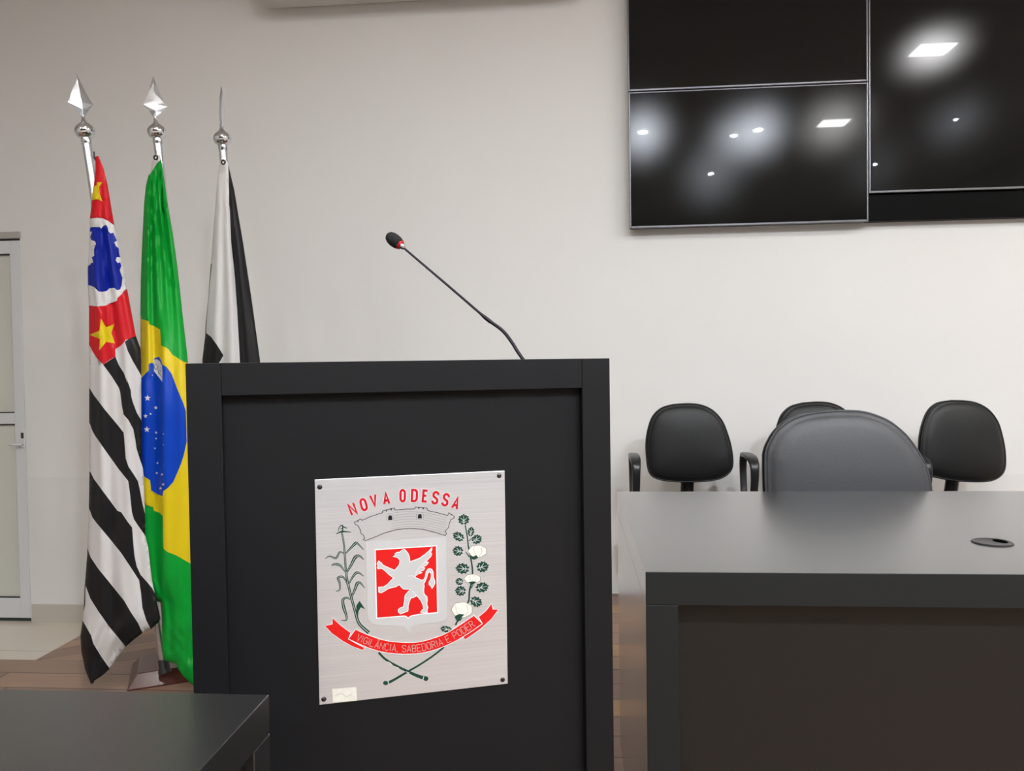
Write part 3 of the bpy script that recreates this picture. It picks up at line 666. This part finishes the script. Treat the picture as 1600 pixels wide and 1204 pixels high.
# cotton branch
st = [([(222, 180), (240, 280), (252, 380), (272, 480), (290, 600), (285, 700), (262, 800), (255, 890), (215, 960), (160, 1060), (130, 1120)], 1.6, 2.6, 2.6), ([(225, 430), (262, 480)], 1, 1.5, 1.5), ([(262, 790), (300, 740)], 1.2, 1.5, 1), ([(255, 330), (300, 290)], 1.2, 1.2, 1)]
it = [(S(*K6, a), b_) for a, b_ in [taper(p, x, y, z) for p, x, y, z in st]]
strokes('cotton_stem', it, .0003, 'e_green', pq)
LF = [(0, 1.0), (.22, .74), (.4, .84), (.5, .6), (.8, .62), (.74, .34), (.98, .14), (.74, -.05), (.82, -.38), (.5, -.42), (.34, -.7), (.08, -.55), (-.08, -.55), (-.34, -.7), (-.5, -.42), (-.82, -.38), (-.74, -.05), (-.98, .14), (-.74, .34), (-.8, .62), (-.5, .6), (-.4, .84), (-.22, .74)]
leaves = [(208, 135, 58, 62, 0), (165, 292, 72, 45, 60), (275, 248, 34, 58, -10), (325, 318, 62, 48, -60), (160, 425, 62, 52, 80), (205, 590, 80, 55, 85), (378, 575, 72, 56, -75), (172, 712, 46, 38, 80), (185, 800, 64, 52, 85), (372, 768, 78, 52, -75), (318, 898, 74, 52, -115), (50, 1160, 70, 34, 80), (160, 1050, 50, 40, 10)]
lp, lv = [], []
for x, y, rx, ry, a in leaves:
    a = math.radians(a); R2 = max(rx, ry); r2 = min(rx, ry)
    T_ = lambda u_, v_: (x+(u_*r2*math.cos(a)-v_*R2*math.sin(a)), y-(u_*r2*math.sin(a)+v_*R2*math.cos(a)))
    lp.append(S(*K6, [T_(u_, v_) for u_, v_ in LF]))
    for br_ in (((0, -.5), (0, .7)), ((0, -.1), (.55, .4)), ((0, -.1), (-.55, .4)), ((0, -.3), (.5, -.2)), ((0, -.3), (-.5, -.2))): lv.append((S(*K6, [T_(*p) for p in br_]), [1.5, .5]))
    strokes('leaf_veins', lv, .0004, 'e_grey', pq); lv = []
inlay('cotton_leaf', lp, .0003, 'e_green', pq)
def lump(cx_, cy_, rx, ry, k=7, amp=.09): return [(cx_+rx*(1+amp*abs(math.sin(k*t_/2)))*math.cos(t_), cy_+ry*(1+amp*abs(math.sin(k*t_/2)))*math.sin(t_)) for t_ in [2*PI*i/42 for i in range(42)]]
bo = [S(*K6, lump(338, 425, 80, 54)), S(*K6, lump(290, 684, 72, 40)), S(*K6, lump(192, 975, 92, 68))]
inlay('cotton_boll', bo, .0005, 'e_cream', pq)
strokes('cotton_boll_outline', [(p, .7, True) for p in bo]+[(S(*K6, p), .6) for p in ([(310, 375), (300, 420), (330, 465)], [(370, 380), (380, 430), (350, 478)], [(270, 655), (265, 700)], [(310, 650), (320, 705)], [(130, 930), (140, 990), (160, 1030)], [(235, 930), (250, 1000), (220, 1030)])], .0006, 'e_line', pq)
inlay('boll_cup', [S(*K6, p) for p in ([(275, 468), (300, 475), (325, 462), (345, 485), (310, 505), (285, 500)], [(255, 715), (290, 708), (325, 712), (300, 735), (280, 745)], [(130, 1030), (165, 1015), (215, 1020), (180, 1050), (160, 1090), (145, 1060)])], .0007, 'e_green', pq)
# crossed stems
cs = [taper([(505, 435), (560, 490), (640, 540), (760, 600), (850, 640), (925, 662)], 3.4, 3.6, 6.2), taper([(1070, 388), (980, 460), (860, 540), (760, 598), (620, 680), (565, 700)], 2.6, 3, 4.6)]
strokes('crossed_stems', [(S(*K4, a), b_) for a, b_ in cs], .0003, 'e_green', pq)
inlay('stem_end', [S(*K4, arcpts(912, 660, 22, 20, 0, 342, 19)), S(*K4, arcpts(566, 698, 22, 18, 0, 342, 19))], .0004, 'e_green', pq)
strokes('stem_highlights', [(S(*K4, p), 1.0) for p in ([(895, 640), (886, 672)], [(585, 682), (592, 705)], [(575, 515), (600, 522), (625, 545)], [(640, 555), (680, 570)], [(740, 600), (770, 612)])], .0005, 'e_light', pq)
inlay('tape_residue', [[(518.5, 1075.5), (557, 1072.5), (558, 1094), (520, 1097)]], .0002, 'stain', pq)
strokes('tape_residue_edge', [([(518.5, 1075.5), (557, 1072.5), (558, 1094), (520, 1097)], .7, True), ([(524, 1086), (533, 1082), (541, 1088), (550, 1084)], 1.1)], .0003, 'stain_line', pq)
for x, y in ((499.6, 760.6), (780, 743), (506, 1092), (785.4, 1061.6)):
    c_ = onp(x, y, 0); bm = bmesh.new(); lathe(bm, [(0, .0018), (.0026, .0016), (.0042, .0004), (.0044, 0)], c_, -LN, 20)
    sc_ = finish('screw', bm, 'darkmetal', pq, smooth=True, world=True)
    bm = bmesh.new(); ribbon(bm, [(x-2, y-1), (x+2, y+1)], .8, .0019); finish('screw_slot', bm, 'chrome', sc_, world=True) if False else bm.free()

# microphone
mb = at_plane(815, 560, PP+LN*.2, LN)
mb = Vector((mb.x, mb.y, LH))
def mp(px, py, k): return at_plane(px, py, PP+LN*(.2+k), LN)
mic = root('gooseneck_microphone', mb, 0, 'thin black gooseneck microphone with a red ring, bent left above the lectern', 'microphone')
path = [mb+Vector((.004, 0, 0)), mp(808, 548, .01), mp(800, 535, .02), mp(786, 517, .035), mp(766, 502, .05)]
tube('flexible_neck', spline(path, 6), .0036, 'gooseneck', mic, world=True)
tube('stem', [mp(767, 503, .05), mp(758, 496, .055), mp(750, 489, .06), mp(700, 446, .1), mp(633, 389, .15)], [.0042, .0042, .0027, .0026, .0024], 'gooseneck', mic, world=True)
h0, h1 = mp(632, 388, .15), mp(606, 367, .17); ax = (h1-h0).normalized(); HL = (h1-h0).length
bm = bmesh.new(); lathe(bm, [(.0028, 0), (.0045, .002), (.007, .008), (.0075, .012)], h0, ax, 20); finish('capsule_holder', bm, 'chrome', mic, smooth=True, world=True)
bm = bmesh.new(); lathe(bm, [(.0075, .009), (.0095, .0098), (.0107, .012), (.0110, .0138), (.009, .016)], h0, ax, 24); finish('red_ring', bm, 'red_ring', mic, smooth=True, world=True)
bm = bmesh.new(); lathe(bm, [(.006, .012), (.0118, .015), (.0138, .021), (.0146, HL*.62), (.0135, HL*.8), (.010, HL*.95), (.005, HL*1.02), (0, HL*1.035)], h0, ax, 24); finish('windscreen', bm, 'foam', mic, smooth=True, world=True)
bm = bmesh.new(); lathe(bm, [(0, .0012), (.011, .0012), (.0125, 0)], mb, (0, 0, 1), 24); finish('socket', bm, 'darkmetal', mic, world=True)

# ------------------------------------------------------------------ flag stand, poles, flags
SA = math.radians(27); SE = Vector((math.cos(SA), math.sin(SA), 0)); SN = Vector((-math.sin(SA), math.cos(SA), 0))
s0 = at_z(198.7, 1080, 0)
stand = root('flag_stand', s0, SA, 'dark red varnished wooden base holding the three flagpoles', 'flag stand')
bm = bmesh.new(); SLn, SDp, SH1, SH2, ins = .62, .28, .006, .05, .035
lv_ = []
for z, i_ in ((0, 0), (SH1, 0), (SH2, ins), ):
    lv_.append([bm.verts.new(p) for p in ((i_, i_, z), (SLn-i_, i_, z), (SLn-i_, SDp-i_, z), (i_, SDp-i_, z))])
for a, b_ in zip(lv_, lv_[1:]):
    for k in range(4): bm.faces.new((a[k], a[(k+1) % 4], b_[(k+1) % 4], b_[k]))
bm.faces.new(lv_[0][::-1]); bm.faces.new(lv_[2]); finish('base_block', bm, 'red_wood', stand, bevel=.002)
def flagpole(tippx, ballpx, y, sfrac, label, turn, footpx):
    ball = at_y(*ballpx, y); foot = s0+SE*(SLn*sfrac)+SN*(SDp*.5); foot.z = SH2
    if footpx: foot = at_z(*footpx, SH2)
    ax = (ball-foot).normalized(); foot = foot
    t = root('flagpole', foot, 0, label, 'flagpole')
    tube('shaft', [foot, foot.lerp(ball, .5), ball-ax*.02], .0165, 'pole', t, world=True, seg=24)
    bm = bmesh.new()
    lathe(bm, [(.017, -.05), (.019, -.04), (.019, -.03), (.014, -.028), (.02, -.027), (.031, -.018), (.037, 0), (.034, .013), (.022, .026), (.012, .034), (.007, .045), (.006, .06)], ball, ax, 32)
    finish('ball', bm, 'chrome', t, smooth=True, world=True, angle=50)
    # spear: four concave faces around a flattened diamond
    tip = at_y(*tippx, y); Ls = (tip-ball).length; z0_, zm, z1_ = .045, .045+(Ls-.045)*.34, Ls
    bm = bmesh.new(); q = Vector((0, 0, 1)).rotation_difference((tip-ball).normalized()); rings = []
    prof_ = [(z0_, .005, .005), (z0_+(zm-z0_)*.25, .010, .006), (z0_+(zm-z0_)*.6, .024, .009), (zm, .045, .011), (zm+(z1_-zm)*.12, .036, .0105), (zm+(z1_-zm)*.4, .022, .009), (zm+(z1_-zm)*.75, .009, .006), (z1_, .0006, .0006)]
    for z, wx, wy in prof_:
        rings.append([bm.verts.new(ball+q @ (Matrix.Rotation(turn, 3, 'Z') @ Vector(v))) for v in ((wx, 0, z), (0, wy, z), (-wx, 0, z), (0, -wy, z))])
    for a, b_ in zip(rings, rings[1:]):
        for k in range(4): bm.faces.new((a[k], a[(k+1) % 4], b_[(k+1) % 4], b_[k]))
    bm.faces.new(rings[0][::-1]); bm.faces.new(rings[-1]); finish('spear_finial', bm, 'pole', t, world=True, bevel=.0008)
    bm = bmesh.new(); fb = Vector((foot.x, foot.y, SH2)); lathe(bm, [(.0165, 0), (.023, 0), (.022, .008), (.0195, .012), (.019, .05), (.0168, .053)], fb, ax, 24); finish('socket_collar', bm, 'plastic', t, smooth=True, world=True, angle=40)
    return ball, foot
flagpole((118.5, 112), (133, 205), 2.83, .17, 'chrome flagpole with spear finial, leftmost and leaning left', math.radians(48), (258, 1050))
flagpole((239, 118), (245, 206), 3.0, .48, 'chrome flagpole with spear finial in the middle, carrying the green flag', math.radians(33), 0)
flagpole((346, 135), (347.3, 217), 3.1, .78, 'chrome flagpole seen with its spear finial edge-on, rightmost', math.radians(111), 0)

def edge_x(outline, y):
    xs = []; n = len(outline)
    for i in range(n):
        (x0_, y0_), (x1_, y1_) = outline[i], outline[(i+1) % n]
        if (y0_ <= y < y1_) or (y1_ <= y < y0_): xs.append(x0_+(x1_-x0_)*(y-y0_)/(y1_-y0_))
    return (min(xs), max(xs)) if len(xs) > 1 else None
def star(cx_, cy_, r_, a0=-90, k=.42, sx=1.0):
    return [(cx_+sx*(r_ if i % 2 == 0 else r_*k)*math.cos(math.radians(a0+36*i)), cy_+(r_ if i % 2 == 0 else r_*k)*math.sin(math.radians(a0+36*i))) for i in range(10)]
def flag(label, outline, regions, mats, y0_base, fold, lean=lambda y: 0, dens=(3.2, 9)):
    ymin = min(p[1] for p in outline); ymax = max(p[1] for p in outline)
    verts = []; edges = []
    def addpoly(poly):
        b0_ = len(verts); n = len(poly); verts.extend(Vector(p) for p in poly); edges.extend((b0_+i, b0_+(i+1) % n) for i in range(n))
    def densify(poly, step=8):
        out = []
        for a, b_ in zip(poly, poly[1:]+poly[:1]):
            k = max(1, int(math.dist(a, b_)/step)); out += [(a[0]+(b_[0]-a[0])*i/k, a[1]+(b_[1]-a[1])*i/k) for i in range(k)]
        return out
    addpoly(densify(outline))
    for poly, _ in regions: addpoly(densify(poly))
    y = ymin+dens[1]/2; row = 0
    while y < ymax:
        e = edge_x(outline, y)
        if e:
            x = e[0]+dens[0]*(.5+.5*(row % 2))
            while x < e[1]-1: verts.append(Vector((x, y))); x += dens[0]
        y += dens[1]; row += 1
    vs, es, fs, *_ = delaunay_2d_cdt(verts, edges, [], 0, 1e-3)
    def sfrac(x, y):
        e = edge_x(outline, min(max(y, ymin+1.5), ymax-1.5))
        if not e or e[1]-e[0] < .5: return .5, 1
        return min(1, max(0, (x-e[0])/(e[1]-e[0]))), e[1]-e[0]
    bm = bmesh.new(); fr_, bk_ = [], []
    for v in vs:
        y0 = y0_base-lean(v.y)
        s, wd = sfrac(v.x, v.y); t_ = (v.y-ymin)/(ymax-ymin); bul = math.sqrt(max(0, 1-(2*s-1)**2))
        dth = min(1, wd/60)
        fr_.append(bm.verts.new(at_y(v.x, v.y, y0+.04*dth-.03*bul*dth+dth**1.5*fold(v.x, v.y, s, t_)*min(1, 4*min(s, 1-s)+.15))))
        bk_.append(bm.verts.new(at_y(v.x, v.y, y0+.041*dth+.006+.022*bul*dth)))
    for f in fs:
        cx_ = sum(vs[i].x for i in f)/3; cy_ = sum(vs[i].y for i in f)/3
        if not inside(cx_, cy_, outline): continue
        mi = 0
        for poly, k in regions:
            if inside(cx_, cy_, poly): mi = mats.index(k)
        a = bm.faces.new([fr_[i] for i in f]); a.normal_update()
        if a.normal.y > 0: a.normal_flip()
        a.material_index = mi
        b_ = bm.faces.new([bk_[i] for i in f]); b_.normal_update()
        if b_.normal.y < 0: b_.normal_flip()
        b_.material_index = mi
    # close the two layers along the border
    bnd = [e for e in bm.edges if len(e.link_faces) == 1]; fi = {v: i for i, v in enumerate(fr_)}
    for e in bnd:
        a, c = e.verts
        if a in fi and c in fi:
            try: nf = bm.faces.new((a, c, bk_[fi[c]], bk_[fi[a]])); nf.material_index = e.link_faces[0].material_index
            except ValueError: pass
    bmesh.ops.delete(bm, geom=[v for v in bm.verts if not v.link_faces], context='VERTS')
    topv = max(bm.verts, key=lambda v: v.co.z).co.copy()
    low = min(v.co.z for v in bm.verts)
    t = root('flag', (topv.x, topv.y, low), 0, label, 'flag')
    finish('cloth', bm, mats, t, smooth=True, world=True, angle=55); return t
def grommet(t, px, py, y, m_='darkmetal'):
    c_ = at_y(px, py, y); bm = bmesh.new()
    lathe(bm, [(.004, .001), (.0055, -.003), (.009, -.003), (.0105, .001), (.004, .001)], c_, (0, 1, 0), 20); finish('eyelet', bm, m_, t, smooth=True, world=True)

# --- striped flag
a1_ = lambda p: S(90, 90, 4.815, p)
a2 = lambda p: S(110, 320, 4.3, p)
a3 = lambda p: S(110, 560, 4.63, p)
a4 = lambda p: S(110, 800, 4.15, p)
sp = a1_([(285, 742), (308, 740), (345, 830), (375, 950), (400, 1100)])+a2([(272, 0), (295, 135), (318, 230), (380, 560), (440, 880), (470, 960)])+[(220.6, 560), (220.8, 640), (221, 690), (222.2, 720), (224.5, 741), (226.2, 789), (227, 836), (231.7, 855), (235, 885), (238, 908), (242.5, 930), (247, 948), (250.5, 966), (248.5, 971), (235, 983.5), (228, 985), (222, 989), (210, 998), (196.7, 1009.6), (184, 1026), (171.5, 1044.6), (160, 1055), (147.5, 1063), (146, 1067), (142, 1068), (140.5, 1064), (133, 1046), (127, 1017), (125.7, 993), (129, 969), (131, 945), (132.2, 915), (133.5, 901), (136, 868), (136.6, 850), (138.8, 793), (139.8, 733), (139.2, 659), (139.2, 603), (139, 539), (139, 483), (137.5, 450), (137, 420), (139, 390), (140, 343), (142.4, 325), (144, 304), (147, 285), (149, 265)]
redtop = a1_([(200, 700), (420, 700), (420, 1204)])+a2([(310, 0), (310, 140), (292, 135), (255, 108), (220, 91), (180, 86), (135, 92), (90, 95)])+[(125, 300)]
red2 = a2([(90, 673), (125, 675), (180, 682), (240, 675), (265, 660), (300, 648), (314, 642), (316, 625), (345, 598), (380, 562), (420, 520), (480, 870), (440, 882), (400, 900), (370, 906), (362, 920), (345, 940), (325, 955), (302, 968), (303, 1018), (265, 1040), (222, 1072), (180, 1032), (150, 985), (125, 940), (90, 900)])
blue = a2([(118, 410), (135, 400), (137, 390), (152, 388), (150, 372), (143, 350), (160, 342), (158, 300), (172, 262), (165, 245), (140, 235), (133, 215), (145, 180), (130, 178), (134, 150), (158, 148), (200, 150), (206, 160), (222, 140), (240, 133), (252, 152), (256, 178), (270, 192), (288, 186), (300, 212), (313, 240), (296, 250), (305, 275), (325, 292), (327, 325), (335, 352), (312, 350), (303, 372), (318, 390), (335, 385), (342, 408), (332, 440), (350, 490), (345, 535), (335, 568), (312, 573), (298, 558), (262, 560), (245, 578), (215, 584), (190, 582), (160, 553), (135, 541), (100, 540), (100, 412)])
star1 = a1_([(262, 1010), (277, 965), (296, 958), (296, 937), (336, 936), (312, 972), (318, 1030), (337, 1082), (296, 1064), (255, 1074)])
star2 = a2([(205, 762), (240, 820), (295, 800), (275, 860), (300, 930), (240, 920), (193, 978), (198, 900), (128, 872), (195, 845)])
B0 = a2([(365, 918), (400, 895), (445, 880), (490, 870), (500, 1010)])+[(224, 605), (221, 589)]+a2([(475, 1145), (420, 1050), (385, 980)])
B1 = a2([(222, 1072), (262, 1045), (302, 1018), (325, 1075), (360, 1130), (385, 1204)])+a3([(400, 130), (420, 180), (437, 230), (440, 270), (450, 310), (480, 390), (520, 460), (540, 470), (540, 830), (524, 790), (500, 720), (478, 650), (470, 590), (455, 510), (420, 445), (385, 405), (372, 340), (360, 240), (350, 210), (300, 130), (235, 42)])
B2 = a3([(125, 200), (140, 215), (170, 265), (250, 370), (350, 490), (385, 535), (390, 580), (400, 720), (420, 780), (460, 840), (488, 885), (502, 945), (520, 1040), (538, 1118), (560, 1130)])+[(236, 840)]+a4([(490, 160), (470, 130), (437, 83), (425, 65), (412, 45)])+a3([(445, 1110), (430, 970), (418, 885), (350, 800), (250, 660), (180, 560), (158, 520), (140, 470), (115, 430)])
B3 = a3([(120, 800), (146, 822), (170, 870), (240, 965), (340, 1100)])+a4([(330, 0), (370, 60), (400, 98), (408, 200), (415, 280), (430, 350), (455, 405), (500, 455), (530, 492), (555, 540), (600, 560), (600, 740), (525, 765), (492, 700), (467, 620), (457, 520), (445, 440), (400, 370), (330, 265), (250, 165), (170, 70), (140, 30)])+a3([(160, 1150), (138, 1090), (110, 1060)])
B4 = a4([(80, 190), (110, 232), (130, 290), (180, 365), (250, 450), (310, 525), (350, 575), (390, 645), (440, 720), (470, 790), (440, 830), (362, 875), (300, 800), (240, 725), (180, 640), (130, 560), (98, 475), (96, 600), (86, 640), (60, 640)])
B5 = a4([(40, 690), (80, 702), (110, 755), (135, 800), (148, 850), (165, 878), (200, 935), (258, 1018), (230, 1080), (130, 1150), (40, 1150)])
def fold_sp(x, y, s, t_):
    g = max(0, 1-t_*2.2)
    return .010*math.sin(2*PI*(2.1*s+.35*t_)+.6)*(.55+.6*t_)+.006*math.sin(2*PI*(4.3*s-.5*t_))*(.5+g)+.010*math.exp(-((s-(.62+.1*t_))/.10)**2)*min(1, t_*3)
f1 = flag('flag with black and white stripes, red corner and yellow stars, on the leftmost pole', sp, [(redtop, 'c_red'), (red2, 'c_red'), (blue, 'c_blue'), (star1, 'c_yellow'), (star2, 'c_yellow'), (S(110, 320, 4.3, arcpts(322, 372, 14, 16, 0, 330, 11)), 'c_white'), (B0, 'c_black'), (B1, 'c_black'), (B2, 'c_black'), (B3, 'c_black'), (B4, 'c_black'), (B5, 'c_black')],
          ['c_white', 'c_red', 'c_blue', 'c_yellow', 'c_black'], 2.655, fold_sp)
bm = bmesh.new(); btube(bm, [at_y(146.5, 238, 2.80), at_y(147, 246, 2.75), at_y(150, 250, 2.69)], .004, 8); finish('tie_cord', bm, 'plastic', f1, smooth=True, world=True)

# --- green flag
bro = a1_([(700, 862), (706, 790), (722, 745), (745, 724), (770, 733), (779, 765), (800, 900), (830, 1100)])+a2([(655, 0), (690, 200), (720, 420), (750, 700), (785, 1000), (790, 1060)])+[(299, 640), (305, 800), (308, 1000), (309, 1074), (300, 1069), (285, 1055), (278, 1044), (275, 1036), (264, 1034), (255, 1030), (253.5, 1010), (253, 975), (251.5, 941), (245, 939), (238, 925), (226, 900), (216, 830), (214, 720), (214, 590), (219.3, 585), (219.3, 492), (219.8, 436), (221.6, 390), (225, 318), (228, 289), (232, 273), (236, 266)]
hdr = a1_([(690, 880), (700, 780), (745, 700), (778, 720), (776, 768), (745, 800), (722, 835), (702, 868), (688, 890)])
yel = [(205, 488)]+a2([(455, 730), (472, 737), (478, 768), (500, 772), (528, 782), (530, 800), (560, 812), (602, 838), (606, 890), (608, 942), (640, 955), (662, 972), (685, 1005), (730, 1035), (790, 1062), (850, 1085)])+[(320, 900), (310, 889), (296.7, 879.5), (276, 867.5), (262, 862), (255.6, 857), (254.8, 830), (254.7, 806), (249, 800.5), (240.5, 797.5), (239.5, 792), (224.5, 788), (205, 784)]
blu = a3([(500, 150), (520, 132), (545, 105), (566, 88), (566, 42), (582, 30), (600, 36), (605, 0), (640, -14), (656, 10), (665, 42), (700, 65), (732, 110), (772, 215), (820, 330), (836, 382), (842, 600), (820, 700), (800, 762), (745, 890), (705, 935), (672, 958), (666, 995), (640, 985), (585, 955), (576, 880), (548, 862), (530, 848), (518, 810), (500, 740)])
band = a3([(603, 8), (622, 4), (645, 18), (662, 50), (666, 100), (664, 168), (640, 135), (606, 90)])
stars = [star(110+x/4.63, 560+y/4.63, r_/4.63) for x, y, r_ in ((558, 285, 24), (618, 355, 16), (543, 415, 17), (580, 400, 10), (553, 512, 24), (620, 535, 11), (620, 578, 9), (612, 648, 8), (630, 755, 9), (625, 828, 10), (662, 838, 11), (670, 910, 11), (652, 938, 12), (672, 545, 7), (593, 120, 7), (672, 622, 6))]
def loop_poly(pts, wd):     # outline of an open stroke as one polygon
    P = [Vector(p) for p in pts]; L_, R_ = [], []
    for i in range(len(P)):
        t_ = (P[min(i+1, len(P)-1)]-P[max(i-1, 0)]).normalized(); n_ = Vector((-t_.y, t_.x))*wd/2; L_.append(tuple(P[i]+n_)); R_.append(tuple(P[i]-n_))
    return L_+R_[::-1]
Rl = a3([(634, 112), (640, 80), (654, 88), (656, 100), (642, 102), (660, 132)])
ol = loop_poly(a3(arcpts(620, 60, 13, 18, -30, 300, 14)), 1.0)
def fold_br(x, y, s, t_):
    g = max(0, 1-(y-250)/330)
    st_ = 1/(1+math.exp(-(x-252.5)/1.3))
    w1 = min(1, max(0, (y-470)/60))*min(1, max(0, (960-y)/60))
    v = -.017*st_*w1
    v += .024*g*math.sin(2*PI*4*s+.5)+.004*math.sin(2*PI*(3*s+.8*t_))
    st2 = 1/(1+math.exp(-(x-(239+.004*(y-600)))/1.0)); v += .005*st2*w1*(1-st_)
    v += .006*math.sin(2*PI*(2.2*s-.4))*(1-g)
    # creases near the hem
    if y > 960: v += .0025*math.sin((x*.35+y*.5))*min(1, (y-960)/30)
    return v
f2 = flag('green and yellow flag with a starry blue disc hanging from the middle pole', bro, [(hdr, 'c_white'), (yel, 'c_yellow'), (blu, 'c_sky'), (band, 'c_white'), (ol, 'c_ink'), (loop_poly(Rl, 1.0), 'c_ink')]+[(s_, 'c_white') for s_ in stars], ['c_green', 'c_white', 'c_yellow', 'c_sky', 'c_ink'], 2.91, fold_br, lambda y: .2*(lambda q: q*q*(3-2*q))(min(1, max(0, (y-280)/370)))+.02*min(1, max(0, (y-950)/100)), dens=(2.6, 8))
grommet(f2, 243.3, 246, 2.889)

# --- black and white flag
no = a1_([(1218, 800), (1228, 770), (1245, 760), (1268, 768), (1284, 795), (1290, 830), (1330, 1000), (1360, 1180)])+a2([(1117, 0), (1160, 250), (1220, 650), (1275, 1050)])+[(409, 620), (418, 800), (420, 960), (400, 1000), (360, 1010), (350, 1000), (338, 960), (328, 760), (319, 620), (316, 562), (320.5, 524.7), (321.3, 506), (325, 469), (329.8, 408), (334.4, 343), (336, 329), (339, 287), (342, 260)]
bst = a1_([(1284, 815), (1300, 780), (1400, 800), (1400, 1180)])+[(440, 564), (440, 1020), (377, 1010), (376, 700), (375, 566)]+a2([(1120, 700), (1105, 480), (1080, 250), (1070, 0)])+a1_([(1290, 1180), (1290, 1000)])
bcr = a2([(890, 840), (908, 857), (945, 885), (985, 940), (1028, 1010), (1000, 1060), (985, 1110), (1010, 1300), (800, 1300), (800, 900)])
bsl = a2([(942, 390), (950, 400), (930, 600), (916, 760), (912, 860), (895, 850), (900, 700)])
def fold_no(x, y, s, t_):
    return .007*math.sin(2*PI*(3.2*s+.15))+.008*math.exp(-((s-.66)/.06)**2)
f3 = flag('black and white flag partly hidden behind the lectern, on the rightmost pole', no, [(bst, 'c_black'), (bcr, 'c_black'), (bsl, 'c_black')], ['c_white', 'c_black'], 2.955, fold_no)
grommet(f3, 348.7, 253.4, 2.93)
